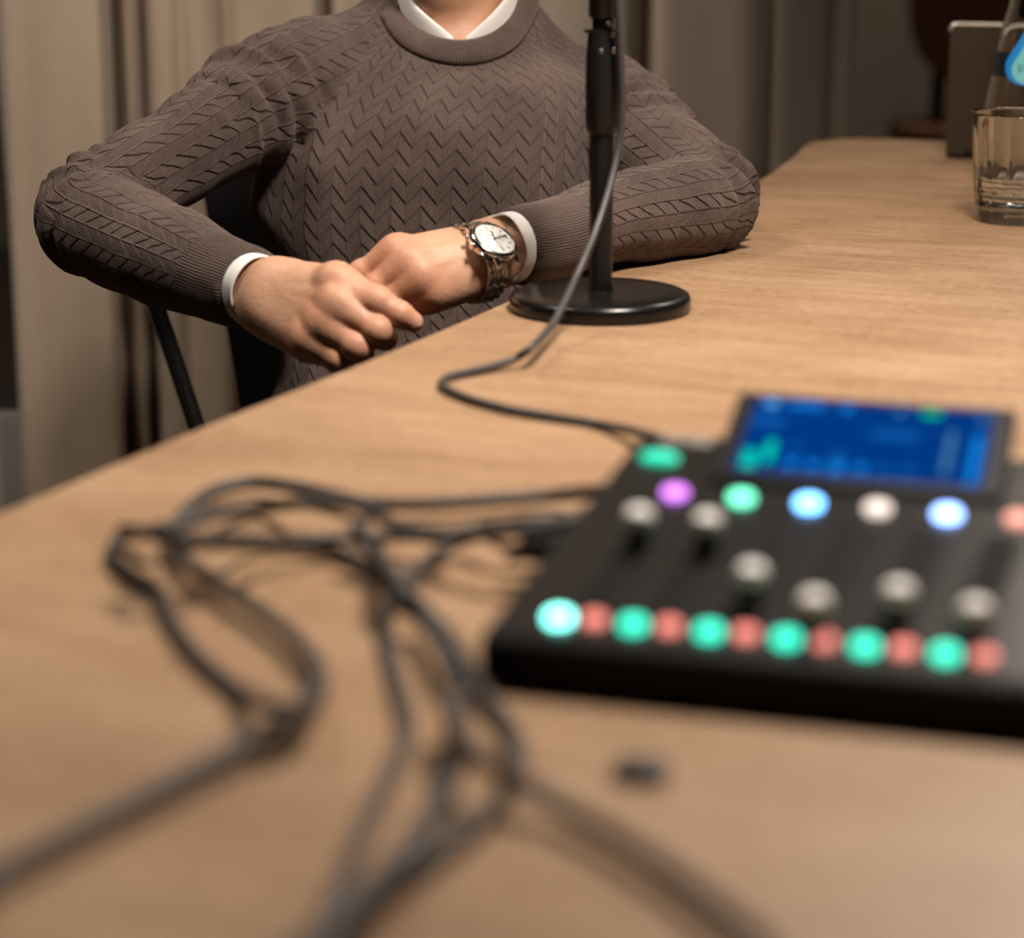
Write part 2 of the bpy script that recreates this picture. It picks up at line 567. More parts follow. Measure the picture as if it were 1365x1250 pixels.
def smin(a, b, k):
    h = np.maximum(k - np.abs(a - b), 0) / k
    return np.minimum(a, b) - h * h * k * 0.25


def smax(a, b, k): return -smin(-a, -b, k)

# ---------------------------------------------------------------- the seated person
def jp(*t): return (W(t[0], t[1], t[2]), t[3])


ARM_R = [jp(408, 100, 2.06, .051), jp(328, 147, 2.0, .050), jp(247, 200, 1.95, .0405), jp(182, 240, 1.92, .041), jp(121, 287, 1.90, .0435),
         jp(168, 317, 1.86, .0425), jp(238, 347, 1.81, .0395), jp(298, 373, 1.76, .0315), jp(337, 386, 1.725, .0295)]
ARM_L = [jp(803, 141, 2.13, .050), jp(840, 172, 2.07, .047), jp(890, 218, 1.99, .043), jp(942, 268, 1.93, .0415),
         jp(885, 282, 1.88, .040), jp(800, 296, 1.82, .033), jp(740, 318, 1.77, .0290), jp(684, 329, 1.738, .0285)]


def dens(chain, k=4):
    return spline([np.append(p, r) for p, r in chain], k)


SR, SL = dens(ARM_R), dens(ARM_L)


def zt(v, D=2.08): return CAM[2] - D * (s_ + c_ * (v - CY) / FPX)
def yt(v, D): return D * (c_ + s_ * (CY - v) / FPX)


TOR = [(20, 520, 690, 2.075, 2.17), (60, 470, 735, 2.035, 2.20), (100, 400, 800, 2.0, 2.22), (150, 352, 805, 1.978, 2.235), (215, 337, 802, 1.97, 2.235),
       (280, 332, 800, 1.975, 2.225), (340, 348, 792, 1.985, 2.215), (430, 380, 788, 1.985, 2.205), (500, 372, 792, 1.965, 2.215),
       (545, 354, 800, 1.945, 2.225), (610, 345, 806, 1.935, 2.235)]
tz = np.array([zt(r[0]) for r in TOR])[::-1]
tcx = np.array([((r[1] + r[2]) / 2 - CX) / FPX * 2.08 for r in TOR])[::-1]
ta = np.array([(r[2] - r[1]) / 2 / FPX * 2.08 for r in TOR])[::-1]
tcy = np.array([yt(r[0], (r[3] + r[4]) / 2) for r in TOR])[::-1]
tbb = np.array([(r[4] - r[3]) / 2 for r in TOR])[::-1]


def smooth_interp(z, xs, ys):
    zz = np.linspace(xs[0], xs[-1], 200)
    yy = np.interp(zz, xs, ys)
    ker = np.exp(-np.linspace(-2, 2, 21) ** 2); ker /= ker.sum()
    yp = np.convolve(np.pad(yy, 10, mode='edge'), ker, 'valid')
    return np.interp(z, zz, yp)


def torso_sdf(F, X=None, Y=None, Z=None, inset=0.0):
    X = F.X if X is None else X; Y = F.Y if Y is None else Y; Z = F.Z if Z is None else Z
    z = Z
    cx = smooth_interp(z, tz, tcx).astype(np.float32); cy = smooth_interp(z, tz, tcy).astype(np.float32)
    a = smooth_interp(z, tz, ta).astype(np.float32) - inset; b = smooth_interp(z, tz, tbb).astype(np.float32) - inset
    p = np.abs(X - cx) / a; q = np.abs(Y - cy) / b
    e = 2.35
    g = (p ** e + q ** e + 1e-9) ** (1 / e)
    r = np.sqrt((X - cx) ** 2 + (Y - cy) ** 2)
    d = (1 - 1 / np.maximum(g, 0.25)) * r
    return np.maximum(d, (Z - tz[-1]))


def chain_param(P, chain):
    """for points P (n,3): distance, length along, angle around a chain of (x,y,z,r)"""
    best = np.full(len(P), 1e9); S_ = np.zeros(len(P)); A_ = np.zeros(len(P)); s0 = 0.0
    ref = None
    for i in range(len(chain) - 1):
        a, b = chain[i][:3], chain[i + 1][:3]
        ba = b - a; L = np.linalg.norm(ba); t_ = ba / L
        if ref is None:
            ref = np.array([0, -1.0, 0.3])
        ref = ref - (ref @ t_) * t_; ref /= np.linalg.norm(ref)
        e2 = np.cross(t_, ref)
        q = P - a
        t = q @ t_
        tc = np.clip(t, 0, L)
        rr = q - tc[:, None] * t_
        r = chain[i][3] + (chain[i + 1][3] - chain[i][3]) * tc / L
        d = np.linalg.norm(rr, axis=1) - r
        mk = d < best
        best[mk] = d[mk]; S_[mk] = (s0 + (t if i in (0, len(chain) - 2) else tc))[mk]
        A_[mk] = np.arctan2(q @ e2, q @ ref)[mk]
        s0 += L
    return best, S_, A_, s0


def sleeve_sdf(F, chain):
    d = None
    for i in range(len(chain) - 1):
        c = F.cone(chain[i][:3], chain[i + 1][:3], chain[i][3], chain[i + 1][3])
        d = c if d is None else smin(d, c, 0.006)
    # clean cut at the cuff
    e = chain[-1][:3]; t_ = e - chain[-3][:3]; t_ /= np.linalg.norm(t_)
    cut = (F.X - e[0]) * t_[0] + (F.Y - e[1]) * t_[1] + (F.Z - e[2]) * t_[2]
    return smax(d, cut.astype(np.float32), 0.004)


# neck ring (where the knitted band and the shirt collar lie)
NC = W(606, -8, 2.105)
NA = np.array([0.0590, 0.0, 0.0])
NF = W(613, 56, 2.028) - NC          # from the ring's middle to its front
NN = np.cross(NA, NF); NN /= np.linalg.norm(NN)
if NN[2] < 0: NN = -NN


def ring(t, sc=1.0, up=0.0):
    return NC + math.cos(t) * NA * sc + math.sin(t) * NF * sc + NN * up


def body_field():
    F = Field((-0.50, 1.60, 0.50), (0.30, 2.32, 1.0), 0.0030)
    tor = torso_sdf(F)
    for a, b, ra, rb in ((W(548, 62, 2.13), W(412, 97, 2.07), .045, .047), (W(668, 88, 2.13), W(798, 141, 2.13), .045, .048)):
        tor = smin(tor, F.cone(a, b, ra, rb), 0.03)
    tor = smin(tor, F.cone(W(560, 50, 2.12), W(655, 62, 2.12), .055, .055), 0.03)
    # soft drape lines over the belly
    dr = 0.0022 * np.sin(70 * (F.Z + 0.45 * F.X)) * np.exp(-((F.Z - zt(330)) / 0.07) ** 2) * np.exp(-((F.X + 0.20) / 0.07) ** 2)
    dr = dr + 0.0015 * np.sin(42 * F.Z + 30 * F.X) * np.exp(-((F.Z - zt(440)) / 0.08) ** 2)
    tor = tor - dr.astype(np.float32)
    d = tor
    for ch in (SR, SL):
        d = smin(d, sleeve_sdf(F, ch), 0.009)
    # neck opening
    hole = F.cone(NC - NN * 0.030 + NF * 0.1, NC + NN * 0.12, 0.054, 0.064)
    d = smax(d, -hole, 0.006)
    return F.mesh(d)


def make_uv(o, uvs):
    ul = o.data.uv_layers.new(name='UVMap')
    ul.data.foreach_set('uv', np.asarray(uvs, np.float32).ravel())


def vnormals(V, Q):
    n = np.cross(V[Q[:, 2]] - V[Q[:, 0]], V[Q[:, 3]] - V[Q[:, 1]])
    out = np.zeros_like(V)
    for k in range(4): np.add.at(out, Q[:, k], n)
    return out / (np.linalg.norm(out, axis=1)[:, None] + 1e-12)


person = None  # set below


def build_sweater(parent):
    V, Q = body_field()
    dR, sR, aR, LR = chain_param(V, SR)
    dL, sL, aL, LL = chain_param(V, SL)
    dT = torso_sdf(None, V[:, 0], V[:, 1], V[:, 2])
    nrm = vnormals(V, Q)

    # folds of the cloth on the sleeves
    def elbow(chain, ch0, idx):
        s = 0
        for i in range(len(chain) - 1):
            if i >= idx: break
            s += np.linalg.norm(chain[i + 1][:3] - chain[i][:3])
        return s
    disp = np.zeros(len(V))
    for (d, s, a, L, ch, ie) in ((dR, sR, aR, LR, SR, 16), (dL, sL, aL, LL, SL, 12)):
        se = elbow(ch, None, ie)
        E0 = ch[ie][:3]; inn = (ch[0][:3] + ch[-1][:3]) / 2 - E0; inn /= np.linalg.norm(inn)
        rel = (nrm @ inn)
        on = np.clip((0.012 - d) / 0.006, 0, 1) * (dT > 0.002)
        fold = np.sin(2 * np.pi * (s - se) / 0.0165 + 0.9 * np.sin(2 * a) + 0.5 * np.sin(3.1 * a + 1))
        disp += on * 0.0085 * np.exp(-((s - se + 0.010) / 0.030) ** 2) * np.clip(rel + 0.30, 0, 1) * fold
        # pulled folds running across the upper arm
        m2 = np.exp(-((s - 0.080) / 0.050) ** 2)
        f2 = np.sin(2 * np.pi * s / 0.031 + 1.5 * np.sin(a + 0.6) + 0.8 * np.sin(2.3 * a)) + 0.5 * np.sin(2 * np.pi * s / 0.019 - 1.8 * a)
        disp += on * 0.0046 * m2 * f2
        disp += on * 0.0012 * np.sin(2 * np.pi * s / 0.06 + 2.0 * np.sin(a)) * np.clip((L - 0.09 - s) / 0.03, 0, 1)
        # cuffs: pulled in a little, then the edge
        disp -= on * 0.0012 * np.clip((s - (L - 0.062)) / 0.004, 0, 1)
        # raised armhole seam
        w = np.abs(dT - d)
        disp += 0.0016 * np.exp(-(w / 0.0035) ** 2) * (d < 0.01) * (dT < 0.01) * (s < 0.06)
    for _ in range(3):
        acc = np.zeros(len(V)); cnt = np.zeros(len(V))
        for k in range(4):
            np.add.at(acc, Q[:, k], disp[Q[:, (k + 1) % 4]] + disp[Q[:, (k + 3) % 4]]); np.add.at(cnt, Q[:, k], 2)
        disp = 0.35 * disp + 0.65 * acc / np.maximum(cnt, 1)
    V = V + nrm * disp[:, None]
    # the forearm rests on the table and is pressed flat there
    ex = np.interp(V[:, 1], [1.085, 1.267, 1.459, 1.671, 1.965, 2.312, 2.552], [-.257, -.179, -.091, 0, .115, .245, .318])
    rest = (V[:, 0] > ex - 0.004) & (V[:, 2] > 0.70) & (V[:, 2] < 0.7506)
    V[rest, 2] = 0.7506

    # cloth coordinates, smoothed over the bends
    for ss, aa in ((sR, aR), (sL, aL)):
        f3 = np.stack([ss, np.cos(aa), np.sin(aa)], 1)
        for _ in range(8):
            acc = np.zeros_like(f3); cnt = np.zeros(len(V))
            for k in range(4):
                np.add.at(acc, Q[:, k], f3[Q[:, (k + 1) % 4]] + f3[Q[:, (k + 3) % 4]]); np.add.at(cnt, Q[:, k], 2)
            f3 = 0.3 * f3 + 0.7 * acc / np.maximum(cnt, 1)[:, None]
        ss[:] = f3[:, 0]; aa[:] = np.arctan2(f3[:, 2], f3[:, 1])
    zprof = np.linspace(tz[0], tz[-1], 300)
    yprof = smooth_interp(zprof, tz, tcy - tbb)
    arc = np.concatenate([[0], np.cumsum(np.hypot(np.diff(zprof), np.diff(yprof)))]) + zprof[0]
    cx = smooth_interp(V[:, 2], tz, tcx); cy = smooth_interp(V[:, 2], tz, tcy)
    a_ = smooth_interp(V[:, 2], tz, ta); b_ = smooth_interp(V[:, 2], tz, tbb)
    angT = np.arctan2((V[:, 0] - cx) / a_, -(V[:, 1] - cy) / b_)
    RT_ = 0.0244 * 38 / (2 * np.pi)
    RS = 0.0244 * 11 / (2 * np.pi)
    fc = V[Q].mean(1)
    cls = np.argmin(np.stack([dT[Q].mean(1) - 0.002, dR[Q].mean(1), dL[Q].mean(1)]), axis=0)
    ang = np.stack([angT, aR, aL])
    vv = np.stack([np.interp(V[:, 2], zprof, arc), -sR, -sL])
    rad = np.array([RT_, RS, RS])
    A = ang[cls[:, None], Q]
    A = np.where(A - A[:, :1] > np.pi, A - 2 * np.pi, A); A = np.where(A - A[:, :1] < -np.pi, A + 2 * np.pi, A)
    UVu = A * rad[cls][:, None]
    UVu = UVu + np.where(cls > 0, 0.0244 * 4000, 0.0)[:, None]
    UVv = vv[cls[:, None], Q]
    uv = np.stack([UVu, UVv], -1)
    cuffR = (cls == 1) & (sR[Q].mean(1) > LR - 0.062)
    cuffL = (cls == 2) & (sL[Q].mean(1) > LL - 0.058)
    main = ~(cuffR | cuffL)

    def sub(name, mask, mt, par):
        q = Q[mask]; used, inv = np.unique(q, return_inverse=True)
        o = add(name, V[used], inv.reshape(-1, 4), mt, par)
        make_uv(o, uv[mask].reshape(-1, 2))
        return o
    sw = sub('sweater', main, M['knit'], parent)
    for mk in (cuffR, cuffL):
        c = sub('sleeve_cuff', mk, M['rib'], sw)
        c['label'] = 'ribbed knit cuff'
    # ribbed neck band
    n = 200; prof = 9
    bvh = BVHTree.FromPolygons([Vector(p_) for p_ in V], Q.tolist())
    vs, fs, uvp = [], [], []
    for i in range(n + 1):
        t = 2 * math.pi * i / n
        fr = max(0.0, math.sin(t))
        inner = ring(t, 1.02, 0.002 + 0.006 * (1 - fr))
        outer = NC + math.cos(t) * NA * (1.16 + 0.10 * fr) + math.sin(t) * (NF * 1.0) * (1.0) + (np.array([0, -0.013, -0.0205]) * fr if math.sin(t) > 0 else 0) - NN * 0.012 * (1 - fr)
        if math.sin(t) <= 0: outer = outer + math.sin(t) * NF * 0.30
        hit_ = bvh.find_nearest(Vector(outer), 0.05)
        if hit_[0] is not None: outer = np.array(hit_[0] - hit_[1] * 0.0015)
        outd = outer - inner; L = np.linalg.norm(outd); outd /= L
        tang = (ring(t + 0.01) - ring(t - 0.01)); tang /= np.linalg.norm(tang)
        nn = np.cross(outd, tang)
        if nn[2] < 0: nn = -nn
        for k in range(prof):
            s = k / (prof - 1)
            hgt = 0.0038 * math.sqrt(max(0, 1 - (2 * s - 1) ** 2)) - 0.0015
            vs.append(inner + outd * L * s + nn * hgt); uvp.append((t * 0.072, s * L))
    for i in range(n):
        for k in range(prof - 1):
            fs.append([i * prof + k, i * prof + k + 1, (i + 1) * prof + k + 1, (i + 1) * prof + k])
    nb = add('neck_band', vs, fs, M['rib'], sw)
    so = nb.modifiers.new('thickness', 'SOLIDIFY'); so.thickness = 0.002; so.offset = -1
    make_uv(nb, [uvp[j] for f in fs for j in f])
    nb['label'] = 'ribbed knit neck band'
    return sw


# ---- hands
HR = dict(wrist=(361, 395, 1.702),
          index=[(448, 376, 1.664, .0120), (501, 401, 1.651, .0107), (533, 419, 1.650, .0095), (550, 429, 1.653, .0078)],
          middle=[(450, 406, 1.655, .0128), (502, 440, 1.647, .0101), (513, 450, 1.668, .0090), (497, 452, 1.690, .0080)],
          ring=[(432, 431, 1.658, .0120), (475, 461, 1.650, .0106), (482, 469, 1.671, .0090), (468, 468, 1.688, .0078)],
          pinky=[(413, 452, 1.664, .0112), (449, 477, 1.657, .0096), (456, 482, 1.676, .0084), (446, 481, 1.690, .0072)],
          thumb=[(395, 385, 1.705, .0130), (425, 402, 1.708, .0120), (455, 422, 1.704, .0100), (474, 438, 1.696, .0085)])
HL = dict(wrist=(675, 331, 1.743),
          index=[(530, 337, 1.716, .0116), (483, 365, 1.724, .0100), (467, 388, 1.738, .0088), (461, 406, 1.746, .0076)],
          middle=[(547, 352, 1.706, .0116), (504, 383, 1.712, .0102), (487, 404, 1.728, .0090), (480, 420, 1.738, .0078)],
          ring=[(561, 369, 1.703, .0112), (522, 398, 1.708, .0098), (503, 416, 1.724, .0086), (497, 430, 1.736, .0074)],
          pinky=[(575, 386, 1.708, .0104), (543, 408, 1.714, .0088), (525, 421, 1.728, .0078), (518, 431, 1.738, .0066)],
          thumb=[(640, 322, 1.762, .0130), (590, 334, 1.772, .0118), (548, 352, 1.770, .0100), (522, 368, 1.764, .0085)])
FNG = ('index', 'middle', 'ring', 'pinky')


def make_hand(Hd, elbow_dir, wr, dors, grid, hs=1.0):
    """one hand: palm of metacarpals, four fingers and a thumb grown smoothly out of it"""
    F = Field(grid[0], grid[1], 0.00125)
    w = W(*Hd['wrist'])
    back = elbow_dir
    J = {k: [(W(*p[:3]), p[3]) for p in Hd[k]] for k in FNG + ('thumb',)}
    side = J['index'][0][0] - J['pinky'][0][0]; side /= np.linalg.norm(side)
    dv = np.asarray(dors, float); dv /= np.linalg.norm(dv)
    palm = None
    for k, off, r0 in zip(FNG, (0.014, 0.005, -0.004, -0.012), (.0148, .0156, .0156, .0140)):
        m_, r = J[k][0]; r0 *= hs
        st = w + side * off * hs
        c = F.cone(st, m_ - dv * 0.002, r0, r)
        palm = c if palm is None else smin(palm, c, 0.013)
        palm = smin(palm, F.cone(st + (m_ - st) * 0.35 - dv * 0.006, m_ - dv * 0.006, r0 * .85, r * .95), 0.012)
    # wrist and the start of the forearm
    sidew = side - (side @ back) * back; sidew /= np.linalg.norm(sidew)
    for off in (0.0092 * hs, -0.0092 * hs):
        palm = smin(palm, F.cone(w + sidew * off, w + sidew * off * 0.9 + back * 0.040, wr, wr * 0.98), 0.016)
    # ball of the thumb, heel of the little finger
    palm = smin(palm, F.cone(w + side * 0.009 - dv * 0.006, J['thumb'][0][0], .014 * hs, .014 * hs), 0.014)
    palm = smin(palm, F.cone(w - side * 0.011 * hs - dv * 0.004, J['pinky'][0][0] - dv * 0.007, .0130 * hs, .0105 * hs), 0.014)
    # knuckles and the tendons running up to them
    for k in FNG:
        m_, r = J[k][0]
        palm = smin(palm, F.sphere(m_ + dv * r * 0.24, r * 0.84), 0.010)
        px2 = J[k][1][0]
        palm = smin(palm, F.cone(m_, m_ + (px2 - m_) * 0.33 - dv * 0.001, r * 0.95, J[k][1][1] * 0.97), 0.0075)
        st = w + (m_ - w) * 0.30
        palm = smin(palm, F.cone(st + dv * 0.0118, m_ + dv * r * 0.80, .0022, .0030), 0.007)
    tot = palm
    for k in FNG + ('thumb',):
        P = J[k]; fg = None
        for i in range(3):
            c = F.cone(P[i][0], P[i + 1][0], P[i][1], P[i + 1][1])
            fg = c if fg is None else smin(fg, c, 0.0035)
        # joint swelling
        fg = smin(fg, F.sphere(P[1][0], P[1][1] * 1.02), 0.005)
        one = smin(palm, fg, 0.009 if k != 'thumb' else 0.014)
        tot = np.minimum(tot, one)
    V, Q = F.mesh(tot)
    # redness over the joints and tips
    bl = np.zeros(len(V))
    for k in FNG + ('thumb',):
        for i, (p, r) in enumerate(J[k]):
            bl += (0.75 if i != 2 else 0.35) * np.exp(-((np.linalg.norm(V - p, axis=1) - r) / 0.009) ** 2) * 0.9
    return V, Q, np.clip(bl, 0, 1), J


def build_person():
    E_R = SR[-3][:3] - SR[-1][:3]; E_R /= np.linalg.norm(E_R)
    E_L = SL[-3][:3] - SL[-1][:3]; E_L /= np.linalg.norm(E_L)
    dR = (0.10, -0.80, 0.62)
    dL = (0.05, -0.62, 0.78)
    gR = (W(300, 490, 1.72) - [0.06, 0.10, 0.02], W(575, 330, 1.66) + [0.01, 0.13, 0.03])
    gL = (W(440, 440, 1.72) - [0.01, 0.06, 0.01], W(740, 290, 1.74) + [0.05, 0.14, 0.03])
    VR, QR, bR, JR = make_hand(HR, E_R, 0.0162, dR, gR)
    VL, QL, bL, JL = make_hand(HL, E_L, 0.0150, dL, gL, 0.90)
    # head, neck, trunk, arms
    F = Field((-0.50, 1.62, 0.50), (0.28, 2.34, 1.24), 0.005)
    hc = W(592, -165, 2.075)
    d = F.cone(np.array([-0.07, 2.12, 0.56]), np.array([-0.06, 2.12, 0.84]), .085, .080)
    d = smin(d, F.cone(W(606, 60, 2.13), W(598, -95, 2.10), .055, .0505), 0.035)
    d = smin(d, F.cone(W(606, 62, 2.075), W(598, -60, 2.075), .030, .032), 0.03)
    for sx in (-1, 1):                       # neck muscles running down to the collarbones
        d = smin(d, F.cone(W(606 + sx * 62, -75, 2.13), W(610 + sx * 14, 52, 2.052), .013, .010), 0.014)
    d = smin(d, F.cone(W(500, 75, 2.12), W(420, 105, 2.08), .03, .032), 0.03)
    d = smin(d, F.cone(W(700, 95, 2.13), W(790, 140, 2.13), .03, .032), 0.03)
    for ch in (SR, SL):
        for i in range(0, len(ch) - 1):
            d = smin(d, F.cone(ch[i][:3], ch[i + 1][:3], ch[i][3] * .66, ch[i + 1][3] * .66), 0.01)
    sk = F.ell(hc + [0, 0.02, 0.035], (.074, .094, .085))
    face = F.ell(hc + [0, -0.018, -0.035], (.062, .072, .085))
    hd = smin(sk, face, 0.03)
    hd = smin(hd, F.ell(hc + [0, -0.062, -0.100], (.024, .020, .018)), 0.03)      # chin
    hd = smin(hd, F.cone(hc + [0, -0.090, 0.005], hc + [0, -0.108, -0.030], .007, .012), 0.014)   # nose
    hd = smin(hd, F.ell(hc + [0, -0.088, -0.064], (.022, .010, .008)), 0.010)     # mouth
    hd = smin(hd, F.cone(hc + [-0.03, -0.080, 0.026], hc + [0.03, -0.080, 0.026], .010, .010), 0.014)  # brow
    for sx in (-1, 1):
        hd = smax(hd, -F.sphere(hc + [sx * 0.031, -0.100, 0.006], .014), 0.012)
        hd = smin(hd, F.ell(hc + [sx * 0.074, 0.012, -0.005], (.010, .018, .031)), 0.006)       # ears
    d = smin(d, hd, 0.022)
    VB, QB = F.mesh(d)
    V = np.concatenate([VB, VR, VL]); Q = np.concatenate([QB, QR + len(VB), QL + len(VB) + len(VR)])
    bl = np.concatenate([np.full(len(VB), 0.15), bR, bL])
    me = bpy.data.meshes.new('person')
    org = np.array([-0.07, 2.05, 0.0])
    me.from_pydata((V - org).tolist(), [], Q.tolist())
    me.polygons.foreach_set('use_smooth', [True] * len(me.polygons))
    at = me.attributes.new('blush', 'FLOAT', 'POINT')
    at.data.foreach_set('value', bl.astype(np.float32))
    me.materials.append(M['skin'])
    o = bpy.data.objects.new('person', me); o.location = org
    COL.objects.link(o)
    tag(o, 'person in brown cable-knit sweater over white shirt, seated with hands loosely crossed', 'person')
    # nails
    for J in (JR, JL):
        for k in FNG + ('thumb',):
            P = [p for p, r in J[k]]; r = J[k][3][1]
            s1 = P[1] - P[0]; s3 = P[3] - P[2]; s1 /= np.linalg.norm(s1); s3 /= np.linalg.norm(s3)
            dz = s1 - (s1 @ s3) * s3
            if np.linalg.norm(dz) < 0.12: dz = np.array([0.1, -0.6, 0.8]); dz -= (dz @ s3) * s3
            dz /= np.linalg.norm(dz); sx = np.cross(s3, dz)
            c = P[3] - s3 * r * 0.1 + dz * r * 0.80
            bm = bmesh.new(); bmesh.ops.create_uvsphere(bm, u_segments=14, v_segments=8, radius=1)
            vs = [c + sx * v.co.x * r * .62 + s3 * v.co.y * r * .85 + dz * (v.co.z * r * .13 - (v.co.x ** 2) * r * .22) for v in bm.verts]
            bm.verts.index_update()
            add('fingernail', vs, [[v.index for v in f.verts] for f in bm.faces], M['nail'], o); bm.free()
    # face details (above the frame) and hair
    for sx in (-1, 1):
        bm = bmesh.new(); bmesh.ops.create_uvsphere(bm, u_segments=16, v_segments=10, radius=0.0115)
        bm.verts.index_update()
        add('eye', [np.array(v.co) + hc + [sx * 0.031, -0.0800, 0.006] for v in bm.verts], [[v.index for v in f.verts] for f in bm.faces], M['eye'], o); bm.free()
        ec = hc + np.array([sx * 0.031, -0.0800, 0.006])
        MB().lathe([(0.0054, 0.0103), (0.0050, 0.0108), (0.0, 0.0118)], ec, 20, (0, -1, -0.10)).build('iris', M['hair'], o)
        lid = [ec + np.array([0.0135 * math.sin(t), -0.0105 * math.cos(t * 0.9) - 0.0005, 0.0045 - 0.004 * math.sin(t) ** 2]) for t in np.linspace(-1.2, 1.2, 11)]
        MB().tube(lid, [0.0020 + 0.0022 * math.cos(t) for t in np.linspace(-1.2, 1.2, 11)], 10).build('eyelid', M['skin'], o)
        bw_ = [hc + np.array([sx * (0.016 + 0.030 * t), -0.0905 + 0.016 * t * t, 0.028 + 0.006 * math.sin(2.4 * t)]) for t in np.linspace(0, 1, 9)]
        MB().tube(bw_, [0.0034, 0.004, 0.004, 0.0038, 0.0036, 0.0032, 0.0028, 0.002, 0.001], 8).build('eyebrow', M['hair'], o)
    FH = Field(hc - [0.12, 0.12, 0.10], hc + [0.12, 0.16, 0.17], 0.004)
    hr = FH.ell(hc + [0, 0.026, 0.042], (.083, .101, .094))
    cutp = (FH.Y - (hc[1] - 0.055)) * -0.8 + (FH.Z - (hc[2] + 0.055)) * -0.6
    lower = hc[2] - 0.045 - FH.Z + 0 * FH.X
    hr = smax(hr, np.minimum(cutp.astype(np.float32), 9), 0.012)
    hr = smax(hr, lower.astype(np.float32), 0.02)
    VH, QH = FH.mesh(hr)
    add('hair', VH, QH, M['hair'], o)
    return o


person = build_person()
sweater = build_sweater(person)

# trousers and shoes, under the table
FT = Field((-0.36, 1.48, 0.06), (0.26, 2.30, 0.66), 0.006)
dt = FT.ell((-0.07, 2.085, 0.545), (.165, .125, .105))
for hx, kx, ky, fx in ((-0.15, -0.17, 1.64, -0.17), (0.01, 0.08, 1.70, 0.085)):
    dt = smin(dt, FT.cone((hx, 2.08, 0.50), (kx, ky, 0.525), .078, .060), 0.03)
    dt = smin(dt, FT.cone((kx, ky, 0.525), (fx, ky - 0.02, 0.10), .058, .048), 0.02)
dt = smax(dt, (0.085 - FT.Z + 0 * FT.X + 0 * FT.Y).astype(np.float32), 0.006)
VT, QT = FT.mesh(dt)
add('trousers', VT, QT, M['denim'], person)
for kx, ky in ((-0.17, 1.62), (0.085, 1.68)):
    FS = Field((kx - 0.08, ky - 0.24, -0.01), (kx + 0.08, ky + 0.10, 0.16), 0.005)
    ds = smin(FS.cone((kx, ky + 0.03, 0.045), (kx, ky - 0.16, 0.034), .042, .036), FS.cone((kx, ky + 0.01, 0.05), (kx, ky, 0.12), .042, .040), 0.02)
    ds = smax(ds, (0.002 - FS.Z + 0 * FS.X + 0 * FS.Y).astype(np.float32), 0.004)
    VS, QS = FS.mesh(ds)
    add('shoe', VS, QS, M['shoe'], person)

# white shirt: folded collar and two cuffs
vs, fs = [], []
n = 120; gap = 0.10
cols = 8
for i in range(n + 1):
    t = math.pi / 2 + gap + (2 * math.pi - 2 * gap) * i / n
    near = min(i, n - i) / n                  # 0 at the two front tips
    hh = 0.0330 * (1 - math.exp(-near / 0.10)) + 0.002
    for k in range(cols):
        s = k / (cols - 1)
        # from the inner stand up over the fold and down outside
        if s < 0.45:
            q = s / 0.45
            p = ring(t, 0.90 + 0.03 * q, -0.006 + (hh + 0.005) * q)
        else:
            q = (s - 0.45) / 0.55
            p = ring(t, 0.935 + 0.075 * q, hh - 0.001 - (hh + 0.010) * q * q)
        vs.append(p)
fs = [[i * cols + k, (i + 1) * cols + k, (i + 1) * cols + k + 1, i * cols + k + 1] for i in range(n) for k in range(cols - 1)]
sc = add('shirt_collar', vs, fs, M['cotton'], person)
so = sc.modifiers.new('thickness', 'SOLIDIFY'); so.thickness = 0.0016; so.offset = 0
sd = sc.modifiers.new('smooth', 'SUBSURF'); sd.levels = 1; sd.render_levels = 1
sc['label'] = 'white shirt collar'


def cuff(end, direction, ra, rb, out, wid, tilt=(0, 0, 0)):
    t_ = np.array(direction) / np.linalg.norm(direction)
    e1 = np.cross(t_, [0, 1.0, 0.2]); e1 /= np.linalg.norm(e1); e2 = np.cross(t_, e1)
    vs, fs = [], []
    prof = [(-0.03, 1.0), (out * 0.4, 1.0), (out * 0.9, 0.99), (out, 0.97), (out * 0.9, 0.92), (-0.01, 0.92)]
    n = 64
    for h, s in prof:
        for k in range(n):
            a = 2 * math.pi * k / n
            vs.append(np.array(end) + t_ * (h + 0.0012 * math.sin(3 * a)) + e1 * ra * s * math.cos(a) + e2 * rb * s * math.sin(a) + np.array(tilt) * (h / out))
    for i in range(len(prof) - 1):
        for k in range(n):
            fs.append([i * n + k, i * n + (k + 1) % n, (i + 1) * n + (k + 1) % n, (i + 1) * n + k])
    o = add('shirt_cuff', vs, fs, M['cotton'], person)
    o['label'] = 'white shirt cuff'
    return o


cuff(SR[-1][:3], SR[-1][:3] - SR[-3][:3], 0.0287, 0.0274, 0.0150, 0)
cuff(SL[-1][:3], SL[-1][:3] - SL[-3][:3], 0.0276, 0.0266, 0.011, 0)


# ---------------------------------------------------------------- black chair under the person
ch = empty('dining_chair', (-0.07, 2.12, 0))
tag(ch, 'black upholstered armchair with black tube frame under the seated person', 'chair')
TY = float(W(230, 500, 2.16)[1])
tt = W(201, 384, 2.16); tm = W(263, 572, 2.16)
tl = tt + (tm - tt) * ((tt[2] - 0.40) / (tt[2] - tm[2]))
wv = 0.5
